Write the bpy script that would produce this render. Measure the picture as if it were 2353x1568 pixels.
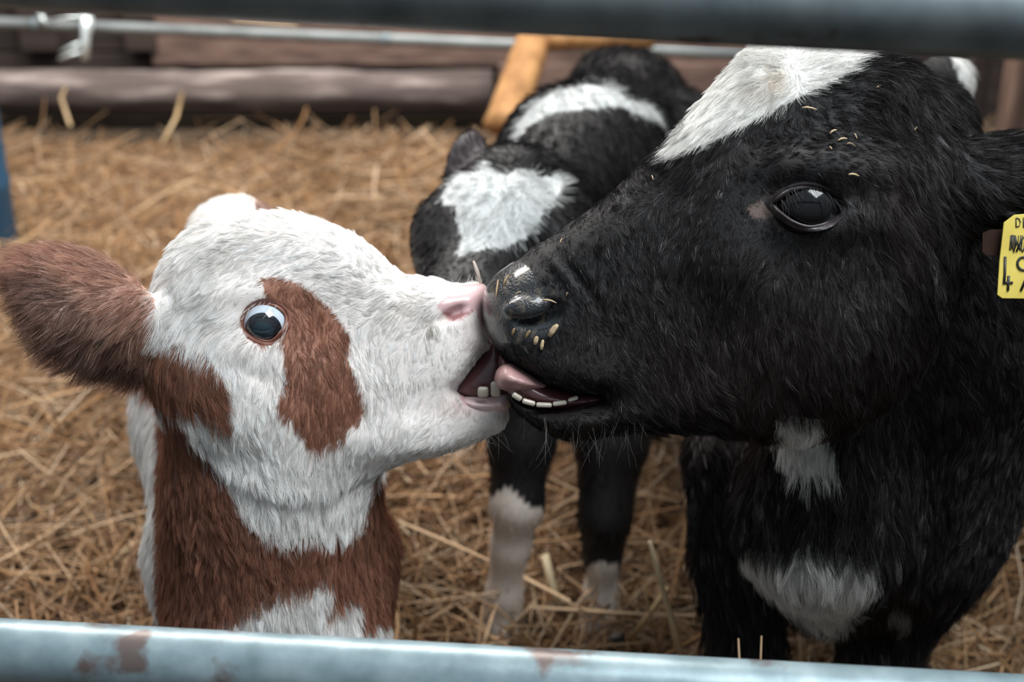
import bpy, math, random
import numpy as np

# ------------------------------------------------------------------ camera
for ob in list(bpy.data.objects):
    bpy.data.objects.remove(ob)
scene = bpy.context.scene
COL = scene.collection
FOC, CX, CY = 50 / 36 * 2353, 1176.5, 784.0
PITCH, CAM_H = math.radians(25), 1.33
SP, CP = math.sin(PITCH), math.cos(PITCH)

cam_data = bpy.data.cameras.new('camera')
cam = bpy.data.objects.new('camera', cam_data)
COL.objects.link(cam)
cam.location = (0, 0, CAM_H)
cam.rotation_euler = (math.pi / 2 - PITCH, 0, 0)
cam_data.lens, cam_data.sensor_width, cam_data.clip_start = 50, 36, 0.02
cam_data.dof.use_dof = True
cam_data.dof.focus_distance = 1.30
cam_data.dof.aperture_fstop = 4.0
scene.camera = cam

# ------------------------------------------------------------------ sky, daylight, exposure
world = bpy.data.worlds.new('world')
scene.world = world
world.use_nodes = True
wn, wl = world.node_tree.nodes, world.node_tree.links
wn.clear()
w_out = wn.new('ShaderNodeOutputWorld')
w_bg = wn.new('ShaderNodeBackground')
w_tc = wn.new('ShaderNodeTexCoord')
w_sep = wn.new('ShaderNodeSeparateXYZ')
w_map = wn.new('ShaderNodeMapRange')
w_map.inputs['From Min'].default_value, w_map.inputs['From Max'].default_value = -0.1, 0.9
w_ramp = wn.new('ShaderNodeValToRGB')
w_ramp.color_ramp.elements[0].color = (0.10, 0.095, 0.09, 1)
w_ramp.color_ramp.elements[1].color = (0.60, 0.70, 0.78, 1)
# overcast sky overhead, and the open side of the barn behind the viewer
w_front = wn.new('ShaderNodeMath')
w_front.operation = 'MULTIPLY_ADD'
w_front.inputs[1].default_value = -0.30
wl.new(w_tc.outputs['Generated'], w_sep.inputs[0])
wl.new(w_sep.outputs['Y'], w_front.inputs[0])
wl.new(w_sep.outputs['Z'], w_front.inputs[2])
wl.new(w_front.outputs[0], w_map.inputs['Value'])
wl.new(w_map.outputs[0], w_ramp.inputs[0])
wl.new(w_ramp.outputs[0], w_bg.inputs['Color'])
w_bg.inputs['Strength'].default_value = 0.60
wl.new(w_bg.outputs[0], w_out.inputs[0])


def area_light(name, loc, target, sx, sy, power, color):
    ld = bpy.data.lights.new(name, 'AREA')
    ld.shape, ld.size, ld.size_y, ld.energy, ld.color = 'RECTANGLE', sx, sy, power, color
    o = bpy.data.objects.new(name, ld)
    COL.objects.link(o)
    o.location = loc
    from mathutils import Vector
    o.rotation_euler = (Vector(target) - Vector(loc)).to_track_quat('-Z', 'Y').to_euler()
    return o


area_light('open_roof_daylight', (0.9, 0.75, 2.9), (0.0, 1.45, 0.7), 1.3, 1.3, 78, (0.93, 0.975, 1.0))
area_light('pen_daylight', (-0.7, 3.3, 2.6), (-0.7, 3.4, 0.0), 2.4, 1.2, 165, (1.0, 0.95, 0.90))

scene.view_settings.view_transform = 'Standard'
scene.view_settings.look = 'None'
scene.view_settings.gamma = 1.0
scene.view_settings.use_curve_mapping = False
scene.view_settings.exposure = 0.15
scene.cycles.use_denoising = True
scene.cycles.max_bounces = 8

# ------------------------------------------------------------------ helpers
rng = np.random.default_rng(7)
random.seed(7)


def cam2world(P):
    P = np.asarray(P, float)
    x, y, z = P[..., 0], P[..., 1], P[..., 2]
    return np.stack([x, y * SP + z * CP, CAM_H + y * CP - z * SP], -1)


def world2cam(P):
    P = np.asarray(P, float)
    x, Y, Z = P[..., 0], P[..., 1], P[..., 2] - CAM_H
    return np.stack([x, Y * SP + Z * CP, Y * CP - Z * SP], -1)


def at_cam(px, py, d):
    return np.array([(px - CX) / FOC * d, -(py - CY) / FOC * d, d], float)


def at(px, py, d):
    return cam2world(at_cam(px, py, d))


def ground(px, py, h=0.0):
    """point of the plane z = h seen at that place of the photograph"""
    a = at(px, py, 1.0) - np.array([0, 0, CAM_H])
    t = (h - CAM_H) / a[2]
    return a * t + np.array([0, 0, CAM_H])


def w2px(P):
    c = world2cam(P)
    return CX + c[..., 0] * FOC / c[..., 2], CY - c[..., 1] * FOC / c[..., 2], c[..., 2]


def tag(o, label=None, cat=None, group=None, kind=None):
    for k, v in (('label', label), ('category', cat), ('group', group), ('kind', kind)):
        if v:
            o[k] = v
    return o


def empty(name, loc):
    o = bpy.data.objects.new(name, None)
    o.empty_display_size = 0.05
    COL.objects.link(o)
    o.location = loc
    return o


def mesh_obj(name, verts, faces, mat, parent=None, color=None, smooth=True, origin=None):
    """verts in world space; local to the parent's (unrotated) root when there is one"""
    verts = np.asarray(verts, float)
    root = _root_loc(parent)
    base = root if origin is None else np.asarray(origin, float)
    me = bpy.data.meshes.new(name)
    v = verts - base
    if isinstance(faces, np.ndarray):
        n, k = faces.shape
        me.vertices.add(len(v))
        me.vertices.foreach_set('co', v.ravel())
        me.loops.add(n * k)
        me.loops.foreach_set('vertex_index', faces.ravel().astype(np.int32))
        me.polygons.add(n)
        me.polygons.foreach_set('loop_start', np.arange(0, n * k, k, dtype=np.int32))
        me.polygons.foreach_set('loop_total', np.full(n, k, np.int32))
        me.update(calc_edges=True)
    else:
        me.from_pydata([tuple(q) for q in v], [], faces)
    if color is not None:
        a = me.color_attributes.new('coat', 'FLOAT_COLOR', 'POINT')
        c4 = np.ones((len(v), 4))
        c4[:, :3] = color
        a.data.foreach_set('color', c4.ravel())
    if smooth:
        me.polygons.foreach_set('use_smooth', np.ones(len(me.polygons), bool))
    me.materials.append(mat)
    me.update()
    o = bpy.data.objects.new(name, me)
    COL.objects.link(o)
    o.location = base - root
    o.parent = parent
    return o


def _root_loc(p):
    b = np.zeros(3)
    while p is not None:
        b = b + np.array(p.location)
        p = p.parent
    return b


class MB:
    """collects simple shapes and links them as one mesh object"""

    def __init__(s):
        s.v, s.f = [], []

    def add(s, v, f):
        o = len(s.v)
        s.v += [tuple(q) for q in v]
        s.f += [tuple(i + o for i in q) for q in f]

    def tube(s, pts, radii, n=16, caps=True, squash=1.0, up=None):
        pts = np.asarray(pts, float)
        m = len(pts)
        radii = np.broadcast_to(np.asarray(radii, float), (m,))
        T = np.gradient(pts, axis=0)
        T /= np.linalg.norm(T, axis=1)[:, None] + 1e-12
        ref = np.array([0.13, 0.21, 0.97]) if up is None else np.asarray(up, float)
        if abs(T[0] @ ref) > 0.95:
            ref = np.array([1.0, 0.1, 0])
        v, f = [], []
        for i in range(m):
            a = np.cross(T[i], ref)
            a /= np.linalg.norm(a)
            b = np.cross(a, T[i])
            for j in range(n):
                t = 2 * math.pi * j / n
                v.append(pts[i] + radii[i] * (a * math.cos(t) + b * math.sin(t) * squash))
        for i in range(m - 1):
            for j in range(n):
                f.append((i * n + j, i * n + (j + 1) % n, (i + 1) * n + (j + 1) % n, (i + 1) * n + j))
        if caps:
            f.append(tuple(range(n - 1, -1, -1)))
            f.append(tuple((m - 1) * n + j for j in range(n)))
        s.add(v, f)

    def loop(s, pts, r, n=10, squash=1.0):
        """closed tube"""
        pts = np.asarray(pts, float)
        m = len(pts)
        r = np.broadcast_to(np.asarray(r, float), (m,))
        T = np.roll(pts, -1, 0) - np.roll(pts, 1, 0)
        T /= np.linalg.norm(T, axis=1)[:, None]
        c = pts.mean(0)
        v, f = [], []
        for i in range(m):
            a = pts[i] - c
            a -= T[i] * (a @ T[i])
            a /= np.linalg.norm(a)
            b = np.cross(a, T[i])
            for j in range(n):
                t = 2 * math.pi * j / n
                v.append(pts[i] + r[i] * (a * math.cos(t) + b * math.sin(t) * squash))
        for i in range(m):
            for j in range(n):
                f.append((i * n + j, i * n + (j + 1) % n, ((i + 1) % m) * n + (j + 1) % n, ((i + 1) % m) * n + j))
        s.add(v, f)

    def box(s, c, size, rot=None):
        c = np.asarray(c, float)
        h = np.asarray(size, float) / 2
        v = [np.array([x, y, z]) * h for x in (-1, 1) for y in (-1, 1) for z in (-1, 1)]
        if rot is not None:
            v = [np.asarray(rot) @ q for q in v]
        s.add([c + q for q in v], [(0, 1, 3, 2), (4, 6, 7, 5), (0, 4, 5, 1), (2, 3, 7, 6), (0, 2, 6, 4), (1, 5, 7, 3)])

    def ball(s, c, r, axes=None, nu=20, nv=12):
        c = np.asarray(c, float)
        r = np.broadcast_to(np.asarray(r, float), (3,))
        A = np.eye(3) if axes is None else np.asarray(axes)
        v, f = [], []
        for i in range(nv + 1):
            th = math.pi * i / nv
            for j in range(nu):
                ph = 2 * math.pi * j / nu
                q = np.array([math.sin(th) * math.cos(ph), math.sin(th) * math.sin(ph), math.cos(th)]) * r
                v.append(c + A @ q)
        for i in range(nv):
            for j in range(nu):
                f.append((i * nu + j, (i + 1) * nu + j, (i + 1) * nu + (j + 1) % nu, i * nu + (j + 1) % nu))
        s.add(v, f)

    def build(s, name, mat, parent=None, smooth=True, bevel=0, origin=None):
        o = mesh_obj(name, s.v, s.f, mat, parent, smooth=smooth, origin=origin)
        if bevel:
            b = o.modifiers.new('bevel', 'BEVEL')
            b.width, b.segments, b.limit_method = bevel, 3, 'ANGLE'
        return o


# ---- materials
def mat_new(name):
    m = bpy.data.materials.new(name)
    m.use_nodes = True
    nt = m.node_tree
    return m, nt, nt.nodes['Principled BSDF']


def plain(name, col, rough=0.6, metal=0.0, spec=0.5, coat=0.0, sss=0.0):
    m, nt, b = mat_new(name)
    b.inputs['Base Color'].default_value = (*col, 1)
    b.inputs['Roughness'].default_value = rough
    b.inputs['Metallic'].default_value = metal
    b.inputs['Specular IOR Level'].default_value = spec
    b.inputs['Coat Weight'].default_value = coat
    b.inputs['Coat Roughness'].default_value = 0.06
    if sss:
        b.inputs['Subsurface Weight'].default_value = sss
        b.inputs['Subsurface Radius'].default_value = (0.012, 0.005, 0.004)
        b.inputs['Subsurface Scale'].default_value = 0.5
    return m


def noisy(name, stops, scale, rough=0.7, detail=6, stretch=(1, 1, 1), metal=0.0, bump=0.0, distort=0.0, second=None, spec=0.5):
    """noise through a colour ramp; second = (scale, threshold, width, colour) puts blotches on top"""
    m, nt, b = mat_new(name)
    N, L = nt.nodes, nt.links
    tc, mp, nz, rp = N.new('ShaderNodeTexCoord'), N.new('ShaderNodeMapping'), N.new('ShaderNodeTexNoise'), N.new('ShaderNodeValToRGB')
    mp.inputs['Scale'].default_value = stretch
    nz.inputs['Scale'].default_value, nz.inputs['Detail'].default_value = scale, detail
    nz.inputs['Distortion'].default_value = distort
    L.new(tc.outputs['Object'], mp.inputs[0]); L.new(mp.outputs[0], nz.inputs['Vector']); L.new(nz.outputs[0], rp.inputs[0])
    el = rp.color_ramp.elements
    el[0].position, el[0].color = stops[0][0], (*stops[0][1], 1)
    el[1].position, el[1].color = stops[-1][0], (*stops[-1][1], 1)
    for p, c in stops[1:-1]:
        e = el.new(p); e.color = (*c, 1)
    out = rp.outputs[0]
    b.inputs['Roughness'].default_value, b.inputs['Metallic'].default_value = rough, metal
    b.inputs['Specular IOR Level'].default_value = spec
    if second:
        sc, th, wd, colr = second
        n2, r2, mx = N.new('ShaderNodeTexNoise'), N.new('ShaderNodeValToRGB'), N.new('ShaderNodeMix')
        n2.inputs['Scale'].default_value, n2.inputs['Detail'].default_value = sc, 5
        L.new(tc.outputs['Object'], n2.inputs['Vector']); L.new(n2.outputs[0], r2.inputs[0])
        r2.color_ramp.elements[0].position, r2.color_ramp.elements[1].position = th, th + wd
        mx.data_type = 'RGBA'
        L.new(r2.outputs[0], mx.inputs[0]); L.new(out, mx.inputs[6]); mx.inputs[7].default_value = (*colr, 1)
        out = mx.outputs[2]
    L.new(out, b.inputs['Base Color'])
    if bump:
        bp = N.new('ShaderNodeBump')
        bp.inputs['Strength'].default_value, bp.inputs['Distance'].default_value = bump, 0.01
        L.new(nz.outputs[0], bp.inputs['Height']); L.new(bp.outputs[0], b.inputs['Normal'])
    return m


def attr_mat(name, attr, rough=0.7, coat=0.0, bump=0.0, bscale=300, spec=0.4, sss=0.0):
    m, nt, b = mat_new(name)
    N, L = nt.nodes, nt.links
    a = N.new('ShaderNodeAttribute'); a.attribute_name = attr
    L.new(a.outputs['Color'], b.inputs['Base Color'])
    b.inputs['Roughness'].default_value = rough
    b.inputs['Specular IOR Level'].default_value = spec
    b.inputs['Coat Weight'].default_value = coat
    b.inputs['Coat Roughness'].default_value = 0.12
    if bump:
        tc, nz, bp = N.new('ShaderNodeTexCoord'), N.new('ShaderNodeTexNoise'), N.new('ShaderNodeBump')
        nz.inputs['Scale'].default_value = bscale
        L.new(tc.outputs['Object'], nz.inputs['Vector'])
        bp.inputs['Strength'].default_value, bp.inputs['Distance'].default_value = bump, 0.003
        L.new(nz.outputs[0], bp.inputs['Height']); L.new(bp.outputs[0], b.inputs['Normal'])
    return m


def hair_mat(name, rough=0.45, refl=0.25, rrough=0.35):
    """diffuse + fibre sheen, coloured per strand"""
    m = bpy.data.materials.new(name)
    m.use_nodes = True
    N, L = m.node_tree.nodes, m.node_tree.links
    N.clear()
    out, mix, a = N.new('ShaderNodeOutputMaterial'), N.new('ShaderNodeMixShader'), N.new('ShaderNodeAttribute')
    a.attribute_name = 'tint'
    df, hr, tr, m2 = N.new('ShaderNodeBsdfDiffuse'), N.new('ShaderNodeBsdfHair'), N.new('ShaderNodeBsdfTranslucent'), N.new('ShaderNodeMixShader')
    hr.component = 'Reflection'
    hr.inputs['RoughnessU'].default_value, hr.inputs['RoughnessV'].default_value = rrough, 0.7
    hr.inputs['Color'].default_value = (1.0, 0.965, 0.97, 1)
    L.new(a.outputs['Color'], df.inputs['Color']); L.new(a.outputs['Color'], tr.inputs['Color'])
    m2.inputs[0].default_value = 0.35
    L.new(df.outputs[0], m2.inputs[1]); L.new(tr.outputs[0], m2.inputs[2])
    mg = N.new('ShaderNodeMath')
    mg.operation = 'MULTIPLY'
    mg.inputs[1].default_value = refl
    L.new(a.outputs['Alpha'], mg.inputs[0]); L.new(mg.outputs[0], mix.inputs[0])
    L.new(m2.outputs[0], mix.inputs[1]); L.new(hr.outputs[0], mix.inputs[2])
    L.new(mix.outputs[0], out.inputs[0])
    return m


# ---- implicit modelling
BIG = 0.3


def axis(*segs):
    out = []
    for a, b, h in segs:
        n = max(1, int(round((b - a) / h)))
        out += list(np.linspace(a, b, n, endpoint=False))
    out.append(segs[-1][1])
    return np.array(out)


def spline(poly, sub=5):
    P = np.asarray(poly, float)
    out = []
    n = len(P)
    for i in range(n):
        p0, p1, p2, p3 = P[i - 1], P[i], P[(i + 1) % n], P[(i + 2) % n]
        for t in np.arange(sub) / sub:
            out.append(0.5 * (2 * p1 + (p2 - p0) * t + (2 * p0 - 5 * p1 + 4 * p2 - p3) * t * t + (3 * p1 - p0 - 3 * p2 + p3) * t ** 3))
    return np.array(out)


def inside(poly, x, y):
    r = np.zeros(np.shape(x), bool)
    n = len(poly)
    for i in range(n):
        (x0, y0), (x1, y1) = poly[i - 1], poly[i]
        if y0 == y1:
            continue
        r ^= ((y0 > y) != (y1 > y)) & (x < (x1 - x0) * (y - y0) / (y1 - y0) + x0)
    return r


def sdist(poly, x, y):
    d = np.full(np.shape(x), 1e9)
    for i in range(len(poly)):
        a, b = poly[i - 1], poly[i]
        ab = b - a
        L2 = ab @ ab
        if L2 < 1e-9:
            continue
        t = np.clip(((x - a[0]) * ab[0] + (y - a[1]) * ab[1]) / L2, 0, 1)
        d = np.minimum(d, (x - a[0] - t * ab[0]) ** 2 + (y - a[1] - t * ab[1]) ** 2)
    d = np.sqrt(d)
    return np.where(inside(poly, x, y), d, -d)


def blend(ctrl, x, y, s):
    """smooth interpolation of control points (x, y, value...)"""
    num, den = 0, 0
    for c in ctrl:
        w = 1 / (((x - c[0]) ** 2 + (y - c[1]) ** 2) + s * s) ** 2
        v = np.array(c[2:])
        num = num + (w[..., None] * v if len(v) > 1 else w * v[0])
        den = den + w
    return num / (den[..., None] if np.ndim(num) > np.ndim(den) else den)


class Field:
    def __init__(s, xs, ys, zs):
        s.xs, s.ys, s.zs = xs, ys, zs
        s.F = np.full((len(xs), len(ys), len(zs)), BIG, np.float32)

    def _sl(s, lo, hi):
        return tuple(slice(max(0, np.searchsorted(a, l) - 1), min(len(a), np.searchsorted(a, h) + 1)) for a, l, h in zip((s.xs, s.ys, s.zs), lo, hi))

    def _merge(s, sl, d, k):
        f = s.F[sl]
        h = np.maximum(k - np.abs(f - d), 0) / k
        s.F[sl] = np.minimum(f, d) - h * h * k * 0.25

    def cut(s, sl, d, k):
        f = s.F[sl]
        d = -d
        h = np.maximum(k - np.abs(f - d), 0) / k
        s.F[sl] = np.maximum(f, d) + h * h * k * 0.25

    def cone(s, a, ra, b, rb, k=0.02, zs=1.0):
        """round cone; zs < 1 flattens it along the view depth"""
        a, b = np.asarray(a, float), np.asarray(b, float)
        m = max(ra, rb) * max(1, zs) + 0.06
        sl = s._sl(np.minimum(a, b) - m, np.maximum(a, b) + m)
        X, Y, Z = s.xs[sl[0]][:, None, None], s.ys[sl[1]][None, :, None], s.zs[sl[2]][None, None, :]
        ab = b - a
        ab_s = ab / np.array([1, 1, zs])
        qx, qy, qz = X - a[0], Y - a[1], (Z - a[2]) / zs
        t = np.clip((qx * ab_s[0] + qy * ab_s[1] + qz * ab_s[2]) / (ab_s @ ab_s + 1e-12), 0, 1)
        d = np.sqrt((qx - t * ab_s[0]) ** 2 + (qy - t * ab_s[1]) ** 2 + (qz - t * ab_s[2]) ** 2) - (ra + (rb - ra) * t)
        s._merge(sl, (d * min(1, zs)).astype(np.float32), k)

    def ell(s, c, r, ang=0.0, k=0.01, cut=False, ang2=0.0):
        """ellipsoid rotated by ang in the picture plane"""
        c = np.asarray(c, float)
        m = max(r) + 0.05
        sl = s._sl(c - m, c + m)
        X, Y, Z = s.xs[sl[0]][:, None, None] - c[0], s.ys[sl[1]][None, :, None] - c[1], s.zs[sl[2]][None, None, :] - c[2]
        ca, sa = math.cos(ang), math.sin(ang)
        u, v = X * ca + Y * sa, -X * sa + Y * ca
        k0 = np.sqrt((u / r[0]) ** 2 + (v / r[1]) ** 2 + (Z / r[2]) ** 2)
        k1 = np.sqrt((u / r[0] ** 2) ** 2 + (v / r[1] ** 2) ** 2 + (Z / r[2] ** 2) ** 2) + 1e-9
        d = (k0 * (k0 - 1) / k1).astype(np.float32)
        (s.cut if cut else s._merge)(sl, d, k)

    def slab(s, sh, k=0.02):
        lo, hi = sh.bounds()
        sl = s._sl(lo, hi)
        X, Y = np.meshgrid(s.xs[sl[0]], s.ys[sl[1]], indexing='ij')
        zc, H, dist, g = sh.eval2d(X, Y)
        Z = s.zs[sl[2]][None, None, :]
        dz = np.abs(Z - zc[..., None])
        inn = (dz - H[..., None]) / g[..., None]
        out = np.sqrt(dist[..., None] ** 2 + dz ** 2)
        s._merge(sl, np.where(dist[..., None] > 0, inn, out).astype(np.float32), k)

    def mesh(s, smooth=2):
        F, (xs, ys, zs) = s.F, (s.xs, s.ys, s.zs)
        S = F < 0
        c = np.zeros(tuple(n - 1 for n in F.shape), np.int8)
        cor = [(i, j, k) for i in (0, 1) for j in (0, 1) for k in (0, 1)]
        nx, ny, nz = c.shape
        for i, j, k in cor:
            c += S[i:i + nx, j:j + ny, k:k + nz]
        act = np.argwhere((c > 0) & (c < 8))
        idx = np.full(c.shape, -1, np.int32)
        idx[tuple(act.T)] = np.arange(len(act))
        acc, cnt = np.zeros((len(act), 3)), np.zeros(len(act))
        fv = {q: F[act[:, 0] + q[0], act[:, 1] + q[1], act[:, 2] + q[2]] for q in cor}
        for q in cor:
            for ax in range(3):
                if q[ax]:
                    continue
                q2 = tuple(1 if a == ax else q[a] for a in range(3))
                f0, f1 = fv[q], fv[q2]
                m = (f0 < 0) != (f1 < 0)
                t = np.where(m, f0 / np.where(m, f0 - f1, 1), 0)
                p = np.tile(np.array(q, float), (len(act), 1))
                p[:, ax] = t
                acc[m] += p[m]
                cnt[m] += 1
        fr = acc / cnt[:, None]
        V = np.stack([a[act[:, n]] + fr[:, n] * (a[act[:, n] + 1] - a[act[:, n]]) for n, a in enumerate((xs, ys, zs))], -1)
        quads = []
        for ax in range(3):
            o1, o2 = [(1, 2), (2, 0), (0, 1)][ax]
            A = [slice(None)] * 3
            B = [slice(None)] * 3
            A[ax], B[ax] = slice(0, -1), slice(1, None)
            sa, sb = S[tuple(A)], S[tuple(B)]
            e = np.argwhere(sa != sb)
            ok = (e[:, o1] > 0) & (e[:, o2] > 0) & (e[:, o1] < c.shape[o1]) & (e[:, o2] < c.shape[o2])
            e = e[ok]

            def cell(d1, d2):
                q = e.copy()
                q[:, o1] -= d1
                q[:, o2] -= d2
                return idx[tuple(q.T)]
            Q = np.stack([cell(1, 1), cell(0, 1), cell(0, 0), cell(1, 0)], -1)
            flip = ~sa[tuple(e.T)]
            Q[flip] = Q[flip][:, ::-1]
            quads.append(Q)
        Q = np.concatenate(quads)
        Q = Q[(Q >= 0).all(1)]
        E = np.concatenate([Q[:, [0, 1]], Q[:, [1, 2]], Q[:, [2, 3]], Q[:, [3, 0]]])
        for it in range(smooth):
            a2, n2 = np.zeros_like(V), np.zeros(len(V))
            for ax in range(3):
                a2[:, ax] = np.bincount(E[:, 0], V[E[:, 1], ax], len(V)) + np.bincount(E[:, 1], V[E[:, 0], ax], len(V))
            n2 = np.bincount(E[:, 0], minlength=len(V)) + np.bincount(E[:, 1], minlength=len(V))
            V = V * 0.45 + 0.55 * a2 / np.maximum(n2, 1)[:, None]
        return V, Q[:, ::-1].copy()      # camera space is left-handed


class Slab:
    """a rounded body grown from a side outline: half thickness w, edge rounding e0, surface relief"""

    def __init__(s, poly, z, w, e0=0.04, relief=(), sub=5, ws=90):
        s.poly = spline(poly, sub)
        s.z = z if callable(z) else (lambda px, py: np.full(np.shape(px), float(z)))
        s.w, s.e0, s.relief, s.ws = w, e0, relief, ws

    def bounds(s):
        p = s.poly
        zz = s.z(p[:, 0], p[:, 1])
        x, y = (p[:, 0] - CX) / FOC * zz, -(p[:, 1] - CY) / FOC * zz
        wm = s.w if np.isscalar(s.w) else max(c[2] for c in s.w)
        wm += 0.06
        return np.array([x.min() - .05, y.min() - .05, zz.min() - wm]), np.array([x.max() + .05, y.max() + .05, zz.max() + wm])

    def half(s, px, py):
        zc = s.z(px, py)
        d = sdist(s.poly, px, py) * zc / FOC
        w = s.w if np.isscalar(s.w) else blend(s.w, px, py, s.ws)
        e0 = s.e0 if np.isscalar(s.e0) else blend(s.e0, px, py, s.ws)
        t = np.clip(d / e0, 0, 1)
        H = w * np.sqrt(np.maximum(1 - (1 - t) ** 2, 0))
        for (bx, by, sx, sy, ang, amp) in s.relief:
            ca, sa = math.cos(math.radians(ang)), math.sin(math.radians(ang))
            u, v = (px - bx) * ca + (py - by) * sa, -(px - bx) * sa + (py - by) * ca
            H = H + amp * np.exp(-0.5 * ((u / sx) ** 2 + (v / sy) ** 2)) * np.sqrt(t)
        return zc, H, d

    def eval2d(s, X, Y):
        zc = s.z(np.full(X.shape, s.poly[:, 0].mean()), np.full(X.shape, s.poly[:, 1].mean()))
        for _ in range(4):
            px, py = CX + X * FOC / zc, CY - Y * FOC / zc
            zc = s.z(px, py)
        zc, H, d = s.half(px, py)
        hx, hy = np.gradient(H), np.gradient(zc)
        dx = np.gradient(X, axis=0)
        dy = np.gradient(Y, axis=1)
        g2 = lambda a: np.minimum((a[0] / dx) ** 2 + (a[1] / dy) ** 2, 9.0)
        return zc, H, d, np.sqrt(1 + g2(hx) + g2(hy))

    def front(s, px, py):
        """depth of the near surface"""
        zc, H, d = s.half(np.array([float(px)]), np.array([float(py)]))
        return float(zc[0] - H[0])

    def mesh(s, step=0.003):
        lo, hi = s.bounds()
        f = Field(axis((lo[0], hi[0], step)), axis((lo[1], hi[1], step)), axis((lo[2], hi[2], step)))
        f.slab(s, 0.001)
        return f.mesh(2)


# ---- fur
def vnormals(V, Q):
    n = np.cross(V[Q[:, 2]] - V[Q[:, 0]], V[Q[:, 3]] - V[Q[:, 1]])
    out = np.zeros_like(V)
    for k in range(4):
        for ax in range(3):
            out[:, ax] += np.bincount(Q[:, k], n[:, ax], len(V))
    return out / (np.linalg.norm(out, axis=1)[:, None] + 1e-12)


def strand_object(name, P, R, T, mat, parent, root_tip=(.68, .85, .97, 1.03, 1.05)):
    n, k, _ = P.shape
    hc = bpy.data.hair_curves.new(name)
    hc.add_curves([k] * n)
    base = _root_loc(parent)
    hc.attributes['position'].data.foreach_set('vector', (P - base).astype(np.float32).ravel())
    ra = hc.attributes.get('radius') or hc.attributes.new('radius', 'FLOAT', 'POINT')
    ra.data.foreach_set('value', R.astype(np.float32).ravel())
    ta = hc.attributes.new('tint', 'FLOAT_COLOR', 'POINT')
    c4 = np.ones((n, k, 4), np.float32)
    c4[:, :, :3] = T[:, None, :3] * np.array(root_tip)[None, :, None]  # self-shadow put into the tint: strands darker at the root, lighter at the tip
    c4[:, :, 3] = T[:, None, 3]
    c4 = np.clip(c4, 0, 1)
    ta.data.foreach_set('color', c4.ravel())
    hc.materials.append(mat)
    o = bpy.data.objects.new(name, hc)
    COL.objects.link(o)
    o.parent = parent
    return o


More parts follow.
